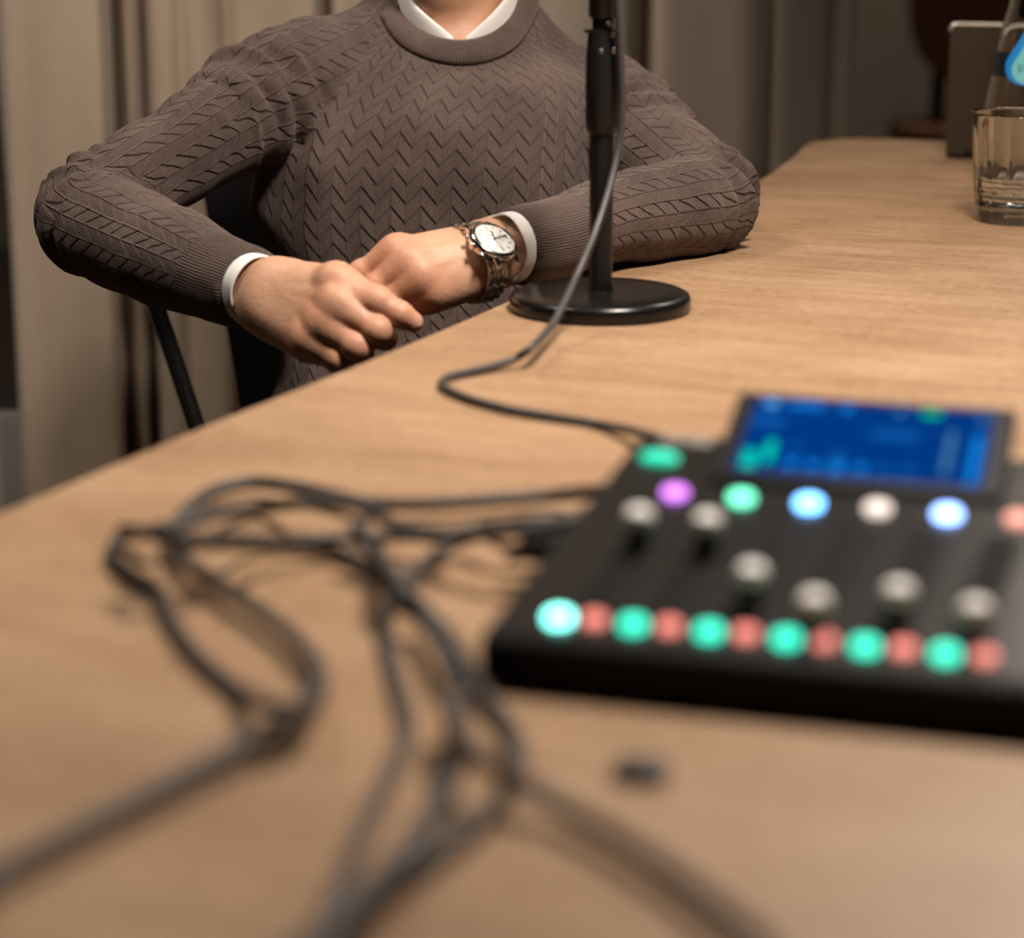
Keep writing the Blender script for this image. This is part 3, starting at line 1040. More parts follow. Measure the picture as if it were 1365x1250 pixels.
# curved back
vs, fs = [], []
nz, nx = 16, 20
for side in (0, 1):
    for j in range(nz + 1):
        q = j / nz
        z = 0.41 + 0.415 * q
        hw = 0.182 + 0.066 * q
        for i in range(nx + 1):
            x = -1 + 2 * i / nx
            rc = min(1, (1 - abs(x)) / 0.14)
            top = 0.0 if q < 0.9 else -0.03 * (1 - math.sqrt(max(0, 1 - (1 - rc) ** 2))) * (q - 0.9) / 0.1
            y = 2.325 + 0.055 * q - 0.045 * x * x + (0.032 if side else 0.0)
            vs.append((-0.085 + x * hw, y, z + top))
per = (nz + 1) * (nx + 1)
for j in range(nz):
    for i in range(nx):
        a = j * (nx + 1) + i
        fs.append([a, a + 1, a + nx + 2, a + nx + 1])
        b = a + per
        fs.append([b, b + nx + 1, b + nx + 2, b + 1])
ring_i = [i for i in range(nx + 1)] + [j * (nx + 1) + nx for j in range(1, nz + 1)] + [nz * (nx + 1) + i for i in range(nx - 1, -1, -1)] + [j * (nx + 1) for j in range(nz - 1, 0, -1)]
for k in range(len(ring_i)):
    a, b = ring_i[k], ring_i[(k + 1) % len(ring_i)]
    fs.append([b, a, a + per, b + per])
add('backrest', vs, fs, M['upholstery'], ch, sharp=50)
MB().box((-0.085, 2.10, 0.392), (0.40, 0.43, 0.05), None, 0.018, 3).build('seat', M['upholstery'], ch)
for sx in (1, -1):
    def mx(p):
        p = np.array(p, float)
        if sx < 0: p[0] = -0.17 - p[0]
        return p
    back = (-0.295, 2.345, tt[2] - 0.015)
    pts = spline([mx(back), mx((-0.335, 2.26, tt[2] + 0.0)), mx(tt + [-0.004, 0.02, 0.003]), mx(tt + [0.006, -0.006, -0.018]), mx(tt + (tl - tt) * 0.3), mx(tl)], 8)
    MB().tube(pts, 0.0085, 14).build('armrest', M['black_tube'], ch)
    for yy, dy in ((1.93, -0.04), (2.27, 0.06)):
        MB().tube([mx((-0.25, yy, 0.375)), mx((-0.29, yy + dy, 0.0))], 0.0100, 14).build('leg', M['black_tube'], ch)

# ---------------------------------------------------------------- wristwatch
ax_ = SL[-1][:3] - SL[-4][:3]; ax_ /= np.linalg.norm(ax_)        # along the arm, towards the hand
wc = W(659, 344, 1.738)                                            # middle of the wrist
nw = np.array([-0.04, -0.74, 0.67]); nw -= (nw @ ax_) * ax_; nw /= np.linalg.norm(nw)
bw = np.cross(nw, ax_)                                             # along the strap, over the top of the wrist
_pv = np.array([v_.co[:] for v_ in person.data.vertices]) + np.array(person.location)
SKIN = BVHTree.FromPolygons([Vector(p_) for p_ in _pv], [list(q_.vertices) for q_ in person.data.polygons])
_d = Vector(W(652, 332, 1.0) - CAM).normalized()
_h = SKIN.ray_cast(Vector(CAM), _d)
cc = np.array(_h[0]) + nw * 0.0068 if _h[0] is not None else W(657, 317, 1.70)
wc = cc - nw * 0.0245
wa = empty('wristwatch', cc)
tag(wa, 'steel wristwatch with white dial and metal link bracelet on the wrist beside the microphone stand', 'watch')
MB().lathe([(0.0, -0.0045), (0.0172, -0.0045), (0.0192, -0.003), (0.0198, 0.0), (0.0198, 0.0020), (0.0190, 0.0034), (0.0175, 0.0046), (0.0163, 0.0048), (0.0158, 0.0036), (0.0, 0.0036)],
           cc, 64, nw).build('watch_case', M['steel'], wa, sharp=30)
MB().lathe([(0.0, 0.00362), (0.0159, 0.00362), (0.0159, 0.0038), (0.0, 0.0038)], cc, 64, nw).build('dial', M['dial'], wa, sharp=30)
d12 = -bw if (-bw) @ np.array([0, 0, -1.0]) > 0 else bw          # twelve o'clock lies on the lower side
d3 = np.cross(d12, nw)
if d3 @ ax_ < 0: d3 = -d3
def dp(r, hour, h=0.0040):
    a = hour / 12 * 2 * math.pi
    return cc + nw * h + d12 * (r * math.cos(a)) + d3 * (r * math.sin(a))
mb = MB()
def bar(p, q, w, h=0.00025):
    p, q = np.array(p), np.array(q)
    d = q - p; L = np.linalg.norm(d); d /= L; sd = np.cross(nw, d)
    R3 = Matrix((sd, d, nw)).transposed()
    mb.box((p + q) / 2, (w, L, h), R3)
for hnum in range(12):
    if hnum in (0, 3, 6, 9): continue
    bar(dp(0.0112, hnum), dp(0.0138, hnum), 0.0007)
for k in range(60):
    if k % 5: bar(dp(0.0146, k / 5), dp(0.0152, k / 5), 0.0002)
for (r0, hh) in ((0.0062, 6.0), (0.0062, 9.0), (0.0062, 12.0)):
    for k in range(20):
        c0 = dp(r0, hh)
        a, b = 2 * math.pi * k / 20, 2 * math.pi * (k + 1) / 20
        bar(c0 + (d12 * math.cos(a) + d3 * math.sin(a)) * 0.0029, c0 + (d12 * math.cos(b) + d3 * math.sin(b)) * 0.0029, 0.00016)
def text_mesh(txt, size, font_shear=0.0, extrude=0.0, offset=0.0):
    cu = bpy.data.curves.new('lettering', 'FONT'); cu.body = txt; cu.size = size; cu.align_x = 'CENTER'; cu.align_y = 'CENTER'
    cu.shear = font_shear; cu.extrude = extrude; cu.offset = offset; cu.resolution_u = 3
    o = bpy.data.objects.new('lettering', cu); COL.objects.link(o)
    me = bpy.data.meshes.new_from_object(o.evaluated_get(bpy.context.evaluated_depsgraph_get()))
    bpy.data.objects.remove(o); bpy.data.curves.remove(cu)
    v = np.array([x.co[:] for x in me.vertices]).reshape(-1, 3); f = [list(p.vertices) for p in me.polygons]
    bpy.data.meshes.remove(me)
    return v, f
bpy.context.view_layer.update()
for txt, hnum in (('12', 0), ('3', 3), ('6', 6), ('9', 9)):
    v, f = text_mesh(txt, 0.0046)
    c0 = dp(0.0118, hnum, 0.0041)
    mb.put([c0 + d3 * p[0] + d12 * p[1] for p in v], f)
mb.build('dial_markings', M['dial_ink'], wa, smooth=False)
mb = MB()
bar(dp(0.0015, 0.75), dp(0.0082, 6.55, 0.0045), 0.0011, 0.0004)
bar(dp(0.0015, 2.8), dp(0.0128, 8.8, 0.0047), 0.0009, 0.0004)
bar(dp(0.003, 6.2), dp(0.0135, 12.2, 0.0049), 0.0003, 0.0002)
mb.lathe([(0, 0.0042), (0.0011, 0.0042), (0.0011, 0.0051), (0, 0.0051)], cc, 16, nw)
mb.build('watch_hand', M['dial_ink'], wa, smooth=False)
for hnum, r, w_ in ((3.0, 0.0026, 0.0034), (2.05, 0.0019, 0.0036), (3.95, 0.0019, 0.0036)):
    b0 = dp(0.0192, hnum, 0.0); dr = (b0 - cc) / np.linalg.norm(b0 - cc)
    MB().lathe([(r * .6, 0), (r * .6, w_ * .4), (r, w_ * .4), (r * 1.02, w_ * .85), (r * .85, w_), (0, w_)], b0, 20, dr).build('crown' if hnum == 3.0 else 'push_button', M['steel'], wa, sharp=40)
for sg in (1, -1):
    for sd in (1, -1):
        mb = MB()
        q = [cc + bw * sg * 0.0165 + ax_ * sd * 0.0098 + nw * 0.0005, cc + bw * sg * 0.0205 + ax_ * sd * 0.0100 - nw * 0.0012, cc + bw * sg * 0.0235 + ax_ * sd * 0.0098 - nw * 0.0046]
        mb.tube(q, [0.0024, 0.0021, 0.0015], 10)
        mb.build('lug', M['steel'], wa)
# bracelet: links on an oval round the wrist
mb = MB()
ea, eb = 0.0315, 0.0235
oc_ = cc - nw * 0.0240
NL = 26
for k in range(NL):
    a = 2 * math.pi * (k + 0.5) / NL
    if abs(math.sin(a)) < 0.0: continue
    dir_ = bw * math.cos(a) + nw * math.sin(a)
    hk = SKIN.ray_cast(Vector(oc_ + dir_ * 0.05), Vector(-dir_), 0.05)
    rk = np.linalg.norm(np.array(hk[0]) - oc_) + 0.0027 if hk[0] is not None else 0.024
    p = oc_ + dir_ * min(max(rk, 0.018), 0.034)
    if (p - cc) @ nw > -0.0050: continue
    tg = -bw * math.sin(a) * 1.1 + nw * math.cos(a); tg /= np.linalg.norm(tg)
    up = np.cross(ax_, tg)
    if up @ (p - oc_) < 0: up = -up
    R3 = Matrix((ax_, tg, up)).transposed()
    for x0, wd, st in ((-0.0078, 0.0040, 0), (-0.0038, 0.0034, .5), (0, 0.0038, 0), (0.0038, 0.0034, .5), (0.0078, 0.0040, 0)):
        pp = p + tg * (st * 0.0034)
        mb.box(pp + ax_ * x0, (wd * .96, 0.0066, 0.0026), R3, 0.0006, 1)
mb.build('bracelet', M['steel_brushed'], wa, sharp=30)

# ---------------------------------------------------------------- microphone stand
mp_ = T(800, 412)
ms = empty('microphone_stand', mp_)
tag(ms, 'black microphone stand with heavy round base standing on the table before the person', 'microphone stand')
MB().lathe([(0, 0.0005), (0.0655, 0.0005), (0.0668, 0.002), (0.0668, 0.0085), (0.0655, 0.0115), (0.062, 0.0132), (0.045, 0.0142), (0.016, 0.0150), (0, 0.0150)], mp_, 96).build('base', M['black_metal'], ms, sharp=50)
px_ = mp_ + np.array([0, 0, 0])
zz = lambda v: float(CAM[2] - (1.672) * (s_ + c_ * (v - CY) / FPX))
MB().lathe([(0.0100, 0.0148), (0.0096, 0.017), (0.0088, 0.020)], px_, 40).build('base_collar', M['black_metal'], ms)
z_mid = zz(164) - TABLE_Z; z_top = zz(31) - TABLE_Z
MB().lathe([(0.0086, 0.02), (0.0086, z_mid + 0.01)], px_, 40).build('lower_tube', M['black_plastic'], ms, sharp=40)
MB().lathe([(0.0098, z_mid - 0.002), (0.0120, z_mid + 0.004), (0.0122, z_mid + 0.03), (0.0122, z_top - 0.022), (0.0112, z_top - 0.008), (0.0104, z_top)], px_, 40).build('grip_clutch', M['black_plastic'], ms, sharp=40)
mb = MB().lathe([(0.0078, z_top - 0.004), (0.0078, z_top + 0.012)], px_, 32)
mb.box(px_ + [-0.0105, -0.004, z_top - 0.001], (0.006, 0.006, 0.0022), None, 0.0006)
mb.build('clutch_neck', M['matte_black'], ms, sharp=40)
for du, dv_, r in ((0.0035, 0.0045, 0.0017), (0.0062, -0.0035, 0.0017), (-0.0015, -0.0145, 0.0019), (0.0068, -0.0145, 0.0019)):
    b0 = px_ + np.array([du, -math.sqrt(max(0.0, 0.0115 ** 2 - du ** 2)) + 0.001, z_top + dv_])
    MB().lathe([(r, -0.001), (r, 0.0008), (r * .6, 0.0016), (0, 0.0017)], b0, 14, (du * 60, -1, 0.15)).build('screw', M['steel_brushed'], ms)
MB().lathe([(0.0092, z_top + 0.008), (0.0104, z_top + 0.010), (0.0104, z_top + 0.20)], px_, 40).build('upper_tube', M['black_plastic'], ms, sharp=40)


# ---------------------------------------------------------------- cables
LAID = []


def cable(pts, r, m, label, cat='cable', lift=0.0, name='audio_cable'):
    P = []
    for p in pts:
        if len(p) == 2: P.append(T(p[0], p[1], TABLE_Z + r + 0.0004 + lift))
        elif len(p) == 3: P.append(T(p[0], p[1], TABLE_Z + r + p[2]))
        else: P.append(np.array(p[:3]))
    A = np.array(spline(P, 12))
    # where it crosses a cable already laid, it rides over the top
    sl = np.concatenate([[0], np.cumsum(np.linalg.norm(np.diff(A, axis=0), axis=1))])
    for _ in range(3):
        need = np.zeros(len(A))
        for Bp, rb in LAID:
            for k0 in range(0, len(Bp) - 1):
                a, b = Bp[k0], Bp[k0 + 1]
                ab = b[:2] - a[:2]; t = np.clip(((A[:, :2] - a[:2]) @ ab) / (ab @ ab + 1e-12), 0, 1)
                q = a + t[:, None] * (b - a)
                dd = np.linalg.norm(A[:, :2] - q[:, :2], axis=1)
                up = q[:, 2] + r + rb + 0.0006 - A[:, 2]
                mk = (dd < r + rb + 0.0008) & (up > 0) & (A[:, 2] < 0.80)
                need[mk] = np.maximum(need[mk], up[mk])
        if need.max() <= 0: break
        dz = (need[None, :] * np.exp(-((sl[:, None] - sl[None, :]) / 0.016) ** 2)).max(1)
        ray = A - CAM
        A += ray * (dz / np.where(np.abs(ray[:, 2]) < 0.05, -1e9, ray[:, 2]))[:, None]
    LAID.append((A, r))
    o = MB().tube(A, r, 12).build(name, m)
    return tag(o, label, cat)


def air(u, v, D): return tuple(W(u, v, D)) + (0,)


cable([air(808, -160, 1.558), air(818, -60, 1.576), air(824, 20, 1.590), air(828, 100, 1.603), air(829, 150, 1.610), air(824, 200, 1.613), air(811, 255, 1.605), air(795, 305, 1.592), air(779, 345, 1.575),
       air(764, 378, 1.56), air(750, 408, 1.535), air(735, 434, 1.515), (712, 460, 0.012), (686, 478, 0.004), (655, 489, 0.001), (625, 496), (600, 502), (589, 510), (598, 520), (630, 533),
       (680, 546), (740, 556), (800, 566), (850, 576, 0.006), (872, 582, 0.014), (885, 584, 0.022)],
      0.0027, M['cable_light'], 'grey cable hanging down the microphone stand and curling over the table to the mixer', name='microphone_cable')
cable([(815, 652, 0.02), (790, 656, 0.012), (740, 660), (650, 667), (560, 672), (487, 670), (440, 659), (392, 649), (336, 643), (284, 655), (248, 682), (233, 712), (246, 744), (286, 776), (336, 808),
       (388, 846), (420, 884), (425, 918), (402, 945), (340, 984), (270, 1022), (150, 1083), (0, 1158), (-90, 1200), (-0.30, 0.62, 0.7552, 0), (-0.42, 0.575, 0.7554, 0), (-0.475, 0.553, 0.7555, 0), (-0.508, 0.541, 0.7552, 0), (-0.526, 0.535, 0.738, 0), (-0.534, 0.532, 0.69, 0), (-0.536, 0.53, 0.5, 0), (-0.536, 0.53, 0.2, 0)],
      0.0036, M['cable'], 'thick grey cable looping round and running off the lower left of the table', lift=0.004)
cable([(716, 698, 0.012), (690, 700, 0.008), (640, 704), (594, 712), (540, 704), (500, 686), (470, 672), (430, 670), (392, 671), (335, 679), (284, 686), (238, 698), (200, 708), (172, 711), (155, 723),
       (152, 745), (178, 768), (208, 786), (224, 820), (252, 862), (290, 900), (336, 931), (388, 945), (420, 928), (424, 900)],
      0.0033, M['cable'], 'grey cable with its leftmost bend near the table edge, curling back under the thick loop')
cable([(165, 706), (200, 712), (246, 722), (336, 726), (414, 728), (476, 745), (521, 773), (560, 808), (602, 850), (622, 884), (644, 926), (676, 964), (692, 1000), (688, 1025), (668, 1058), (640, 1092),
       (560, 1155), (480, 1208), (410, 1250), (330, 1300), (-0.135, 0.55, 0.7540, 0), (-0.19, 0.35, 0.7534, 0), (-0.22, 0.05, 0.7534, 0), (-0.21, -0.35, 0.7534, 0)],
      0.0032, M['cable'], 'dark cable running from the left bend past the mixer corner to the bottom', lift=0.001)
cable([(775, 686, 0.022), (750, 694, 0.014), (690, 698, 0.006), (616, 720, 0.004), (578, 742, 0.004), (543, 770, 0.006), (521, 798, 0.003), (514, 842), (526, 897), (540, 950), (542, 975), (528, 1015),
       (494, 1082), (465, 1150), (440, 1215), (415, 1290), (-0.085, 0.55, 0.7540, 0), (-0.13, 0.35, 0.7534, 0), (-0.15, 0.05, 0.7534, 0), (-0.12, -0.35, 0.7534, 0)],
      0.0032, M['cable'], 'dark cable plugged into the mixer side, dropping straight down left of the bundle')
cable([(785, 680, 0.022), (760, 694, 0.012), (700, 706), (640, 712), (560, 715), (476, 714), (400, 722), (330, 718), (250, 716), (190, 712)],
      0.0028, M['cable'], 'thin straight cable lying across the table between the mixer and the left loops', lift=0.006)
cable([(476, 700), (500, 735, 0.004), (526, 770, 0.010), (566, 824, 0.004), (594, 875, 0.002), (609, 931, 0.002), (613, 981), (605, 1026), (577, 1082), (538, 1138), (492, 1186), (440, 1240), (390, 1300), (-0.110, 0.55, 0.7545, 0), (-0.16, 0.35, 0.7540, 0), (-0.185, 0.05, 0.7540, 0), (-0.17, -0.35, 0.7540, 0)],
      0.0037, M['cable_light'], 'pale grey cable in the middle of the bundle running to the bottom of the table', lift=0.006)
cable([(596, 930), (606, 965), (622, 994), (661, 1022), (704, 1049), (760, 1081), (850, 1130), (930, 1186), (1010, 1248), (1080, 1310), (0.13, 0.55, 0.7540, 0), (0.19, 0.38, 0.7540, 0), (0.23, 0.10, 0.7540, 0), (0.22, -0.30, 0.7540, 0)],
      0.0036, M['cable_brown'], 'brown-grey cable running diagonally from the mixer corner to the bottom right', lift=0.004)

# ---------------------------------------------------------------- podcast mixer
FLp, FRp = T(652, 912), T(1365, 986)
rz = math.atan2(FRp[1] - FLp[1], FRp[0] - FLp[0])
mx_ = empty('audio_mixer', (FLp[0], FLp[1], TABLE_Z), rz)
tag(mx_, 'black podcast mixer with glowing round buttons, faders and a tilted blue touchscreen', 'mixer')
SLP, ZF, SHR = 0.14, 0.022, 0.062
def zs_(b): return ZF + SLP * b
WID = 0.305
prof = [(-0.004, 0.0022), (-0.0045, 0.018), (0.0, 0.022), (0.212, zs_(0.212)), (0.232, 0.048), (0.235, 0.004), (0.22, 0.0022)]
bm = bmesh.new()
A_ = [bm.verts.new((-0.003 + SHR * b, b, z)) for b, z in prof]; B_ = [bm.verts.new((WID + SHR * b, b, z)) for b, z in prof]
bm.faces.new(A_); bm.faces.new(B_[::-1])
for i in range(len(prof)):
    j = (i + 1) % len(prof); bm.faces.new([A_[i], B_[i], B_[j], A_[j]])
bmesh.ops.recalc_face_normals(bm, faces=bm.faces)
bmesh.ops.bevel(bm, geom=bm.edges[:], offset=0.0022, segments=3, profile=0.5, affect='EDGES')
MB().bm(bm).build('body', M['matte_plastic'], mx_, local=True, sharp=35)
mb = MB()
fp = [(0.001, 0.002), (WID - 0.004, 0.002), (WID - 0.004 + SHR * 0.21, 0.210), (0.001 + SHR * 0.21, 0.210)]
mb.put([(a, b, zs_(b) - 0.0002) for a, b in fp] + [(a, b, zs_(b) + 0.0005) for a, b in fp], [[3, 2, 1, 0], [4, 5, 6, 7], [0, 1, 5, 4], [1, 2, 6, 5], [2, 3, 7, 6], [3, 0, 4, 7]])
mb.build('faceplate', M['panel'], mx_, smooth=False, local=True)
RX = Matrix.Rotation(math.atan(SLP), 3, 'X')
def on(a, b, h=0.0): return (a, b - h * SLP, zs_(b) + h + 0.0005)
for cx0, cy0 in ((0.02, 0.02), (0.28, 0.02), (0.02, 0.21), (0.28, 0.21)):
    MB().lathe([(0.007, 0.0), (0.007, 0.0026)], (cx0, cy0, 0.0004), 20).build('rubber_foot', M['matte_black'], mx_, local=True)
E_ = dict(green=emis('lit_green_button', (0.03, 0.95, 0.62), 1.7, (0.05, 0.4, 0.3)), bright=emis('bright_green_button', (0.22, 1.0, 0.86), 5.0, (0.2, 0.6, 0.5)),
          red=emis('lit_red_button', (1.0, 0.30, 0.25), 1.05, (0.5, 0.12, 0.1)), purple=emis('lit_purple_button', (0.72, 0.24, 1.0), 1.7, (0.4, 0.1, 0.5)),
          mint=emis('lit_mint_button', (0.18, 1.0, 0.60), 2.2, (0.1, 0.5, 0.3)), blue=emis('lit_blue_button', (0.16, 0.48, 1.0), 6.0, (0.1, 0.2, 0.6)),
          white=emis('lit_white_button', (1.0, 0.84, 0.76), 1.15, (0.5, 0.45, 0.4)), indigo=emis('lit_indigo_button', (0.26, 0.44, 1.0), 6.0, (0.1, 0.2, 0.6)),
          salmon=emis('lit_salmon_button', (1.0, 0.42, 0.33), 1.1, (0.5, 0.2, 0.15)))
def rbutton(name, a, b, r, m, h=0.0024, sx=1.0, label=None):
    mb = MB().lathe([(r, -0.0005), (r, h * .7), (r * .9, h), (0, h * 1.05)], (0, 0, 0), 28)
    R3 = RX
    mb.v = [tuple((R3 @ Vector((v[0] * sx, v[1], v[2]))) + Vector(on(a, b))) for v in mb.v]
    o = mb.build(name, m, mx_, local=True, sharp=45)
    if label: o['label'] = label
    return o
FAD = [(0.0400, 101), (0.0692, 101), (0.0967, 56), (0.1250, 35.5), (0.1553, 50.5), (0.1855, 41)]
for i in range(6):
    a = 0.0244 + 0.0303 * i
    rbutton('solo_button', a, 0.015, 0.0052, E_['bright' if i == 0 else 'green'], label='brightest glowing green button' if i == 0 else 'glowing green button')
    rbutton('mute_button', a + 0.0143, 0.016, 0.0047, E_['red'], label='dim red button')
    key = ('purple', 'mint', 'blue', 'white', 'indigo', 'salmon')[i]
    rbutton('channel_button', 0.0421 + 0.0300 * i, 0.145, 0.0056, E_[key], label='glowing %s button' % key)
    fa = FAD[i][0]; fb = FAD[i][1] / 1000 - 0.0155
    fc = fa
    MB().box(on(fc - 0.001, 0.078, 0.0003), (0.0145, 0.100, 0.0010), RX @ Matrix.Rotation(-SHR, 3, 'Z'), 0.0003).build('fader_slot', M['matte_black'], mx_, local=True)
    cap = MB().box(on(fc, fb, 0.0065), (0.0092, 0.0105, 0.0120), RX, 0.0022, 3).build('fader', M['black_plastic'], mx_, local=True)
    MB().lathe([(0.0052, 0), (0.0062, 0.002), (0.0060, 0.0042), (0.0045, 0.0062), (0, 0.0068)], on(fc, fb + 0.001, 0.0115), 24, (0, -SLP, 1)).build('fader_cap', M['fader_cap'], cap, local=True)
rec = rbutton('record_button', 0.0262, 0.1835, 0.0052, emis('lit_record_button', (0.0, 0.72, 0.42), 0.95, (0.05, 0.4, 0.3)), sx=1.75, label='green lozenge record button')
v, f = text_mesh('R\u00d8DE', 0.0110, 0, 0.0002, 0.0006)
v[:, 0] *= 0.82
lt = [tuple(RX @ Vector(p) + Vector(on(0.0335, 0.207, 0.0004))) for p in v]
add('logo', lt, f, mat('pale_logo', (0.30, 0.28, 0.265), 0.5), mx_, False, True)
# tilted touchscreen
TL = math.radians(18); RS_ = Matrix.Rotation(TL, 3, 'X')
sb = Vector((0.1185, 0.163, zs_(0.163) + 0.004))
def scr(x, y, h): return tuple(sb + RS_ @ Vector((x, y, h)))
MB().box(scr(0, 0.036, -0.005), (0.130, 0.077, 0.010), RS_, 0.002, 2).build('screen_housing', M['matte_plastic'], mx_, local=True, sharp=35)
MB().box((0.1185, 0.208, zs_(0.205) - 0.012), (0.118, 0.040, 0.026), None, 0.002).build('screen_support', M['black_plastic'], mx_, local=True)
scrn = MB().box(scr(0, 0.0362, 0.0004), (0.111, 0.0625, 0.0008), RS_).build('screen', emis('blue_screen', (0.0005, 0.033, 0.190), 1.0, (0.0, 0.001, 0.004), 0.0), mx_, smooth=False, local=True)
SE = {k: emis('screen_' + k, c, st, (0.002, 0.003, 0.004), 0.0) for k, c, st in (('azure', (0.004, 0.20, 0.68), 1.0), ('pale', (0.10, 0.42, 0.95), 1.0), ('steel', (0.06, 0.22, 0.42), 0.8), ('green', (0.0, 0.55, 0.20), 1.0), ('teal', (0.0, 0.60, 0.45), 1.0), ('mid', (0.002, 0.085, 0.34), 1.0))}
def icon(name, x, y, w, h, k):
    MB().box(scr(x, y, 0.0010), (w, h, 0.0004), RS_).build(name, SE[k], scrn, smooth=False, local=True)
icon('screen_icon', -0.0475, 0.063, 0.006, 0.005, 'pale')
icon('screen_bar', -0.031, 0.063, 0.016, 0.0042, 'azure')
icon('screen_icon', -0.012, 0.0625, 0.005, 0.005, 'azure')
icon('screen_icon', 0.013, 0.0625, 0.004, 0.004, 'steel')
icon('screen_icon', 0.027, 0.0625, 0.009, 0.0042, 'green')
icon('screen_icon', 0.0510, 0.060, 0.003, 0.006, 'steel')
icon('screen_bar', -0.046, 0.047, 0.014, 0.008, 'mid')
icon('screen_bar', 0.013, 0.042, 0.022, 0.006, 'mid')
icon('level_meter', -0.049, 0.0135, 0.006, 0.014, 'teal')
icon('level_meter', -0.041, 0.0210, 0.004, 0.018, 'teal')
for k in range(6):
    icon('screen_icon', -0.030 + 0.0105 * k, 0.0115, 0.0055, 0.0055 if k != 2 else 0.009, 'azure' if k < 4 else 'mid')
icon('screen_icon', -0.010, 0.021, 0.005, 0.005, 'mid')
icon('screen_icon', -0.030, 0.025, 0.004, 0.005, 'mid')
icon('screen_bar', 0.0385, 0.030, 0.003, 0.036, 'steel')
icon('screen_bar', 0.0505, 0.026, 0.004, 0.040, 'azure')
# pads and knobs on the right-hand side
PADS = [mat('unlit_pad', (0.10, 0.09, 0.085), 0.5)]
for i in range(2):
    for j in range(4):
        MB().box(on(0.226 + 0.036 * i, 0.027 + 0.033 * j, 0.0014), (0.030, 0.028, 0.0034), RX, 0.0012).build('sound_pad', PADS[0], mx_, local=True)
for k in range(4):
    MB().lathe([(0.0068, 0), (0.0068, 0.011), (0.006, 0.0122), (0, 0.0124)], on(0.212 + 0.026 * k, 0.19), 28, (0, -SLP, 1)).build('knob', M['black_plastic'], mx_, local=True, sharp=40)
# plugs in the left flank
for bb, zz_ in ((0.150, 0.024), (0.128, 0.022)):
    MB().lathe([(0.0048, 0.0), (0.0062, 0.001), (0.0062, 0.022), (0.0048, 0.026), (0.0036, 0.034)], (0.0025, bb, zz_), 20, (-1, 0, -0.25)).build('cable_plug', M['black_plastic'], mx_, local=True, sharp=40)

# ---------------------------------------------------------------- small clip lying in front of the mixer
p = T(857, 1037)
o = MB().box((p[0], p[1], TABLE_Z + 0.0031), (0.0170, 0.0135, 0.006), Matrix.Rotation(math.radians(-8), 3, 'Z'), 0.0012, 2)
o.box((p[0] - 0.0078, p[1] + 0.001, TABLE_Z + 0.0024), (0.0060, 0.0100, 0.0036), Matrix.Rotation(math.radians(-8), 3, 'Z'), 0.0006, 2)
o = o.build('receiver_dongle', mat('dark_grey_plastic', (0.022, 0.020, 0.021), 0.5))
tag(o, 'small dark grey plastic dongle lying alone on the wood in front of the mixer', 'dongle')

# ---------------------------------------------------------------- tumbler with water
gp = T(1354, 295)
gl = empty('drinking_glass', gp)
tag(gl, 'clear fluted drinking glass part filled with water at the right edge of the table', 'glass')
def fluted(prof, n=96, flutes=16, amp=0.0):
    vs, fs = [], []
    for r, h, am in prof:
        for k in range(n):
            a = 2 * math.pi * k / n
            rr = r - am * abs(math.cos(a * flutes / 2)) ** 4
            vs.append((gp[0] + rr * math.cos(a), gp[1] + rr * math.sin(a), gp[2] + h))
    m_ = len(prof)
    for i in range(m_ - 1):
        for k in range(n):
            k2 = (k + 1) % n
            fs.append([i * n + k, i * n + k2, (i + 1) * n + k2, (i + 1) * n + k])
    fs.append([k for k in range(n)][::-1]); fs.append([(m_ - 1) * n + k for k in range(n)])
    return vs, fs
HG = 0.1000
vs, fs = fluted([(0.0345, 0.0006, 0), (0.0362, 0.002, .0003), (0.0368, 0.010, .0011), (0.0372, 0.0145, .0011), (0.0382, 0.0158, .0003), (0.0378, 0.0172, .0010), (0.0386, 0.026, .0011), (0.0396, 0.0275, .0003), (0.0392, 0.029, .0010), (0.0405, 0.043, .0011),
                 (0.0414, 0.0450, .0004), (0.0418, 0.055, .0008), (0.0436, 0.078, .0005), (0.0456, HG - 0.002, 0), (0.0457, HG, 0), (0.0448, HG + 0.0004, 0), (0.0440, HG - 0.001, 0), (0.0405, 0.062, 0), (0.0388, 0.044, 0), (0.0360, 0.018, 0), (0.0335, 0.0145, 0), (0.0, 0.0135, 0)])
add('glass_wall', vs, fs[:-1], M['glass'], gl)
vs, fs = fluted([(0.0, 0.0137, 0), (0.0336, 0.0147, 0), (0.0361, 0.0182, 0), (0.0386, 0.0400, 0), (0.0389, 0.0432, 0), (0.0380, 0.0428, 0), (0.0, 0.0425, 0)])
add('water', vs, fs, M['water'], gl)

# ---------------------------------------------------------------- bottle
bp_ = T(1358, 250)
bt = empty('glass_bottle', bp_)
tag(bt, 'clear glass water bottle with blue drop label behind the drinking glass', 'bottle')
def BZ(v): return float(CAM[2] - 2.24 * (s_ + c_ * (v - CY) / FPX)) - TABLE_Z
outp = [(0.0, 0.001), (0.036, 0.001), (0.0415, 0.005), (0.042, 0.02), (0.042, BZ(205)), (0.0405, BZ(160)), (0.0372, BZ(130)), (0.0305, BZ(75)), (0.0235, BZ(25)), (0.0200, BZ(8)), (0.0188, BZ(-10)), (0.0150, BZ(-60)), (0.0138, BZ(-95)), (0.0150, BZ(-98)), (0.0150, BZ(-112)), (0.0135, BZ(-115))]
inp = [(r - 0.0024, h) for r, h in outp[4:]][::-1] + [(0.0395, 0.02), (0.036, 0.009), (0.0, 0.008)]
MB().lathe(outp + inp, bp_, 72, cap=False).build('bottle_wall', M['glass'], bt)
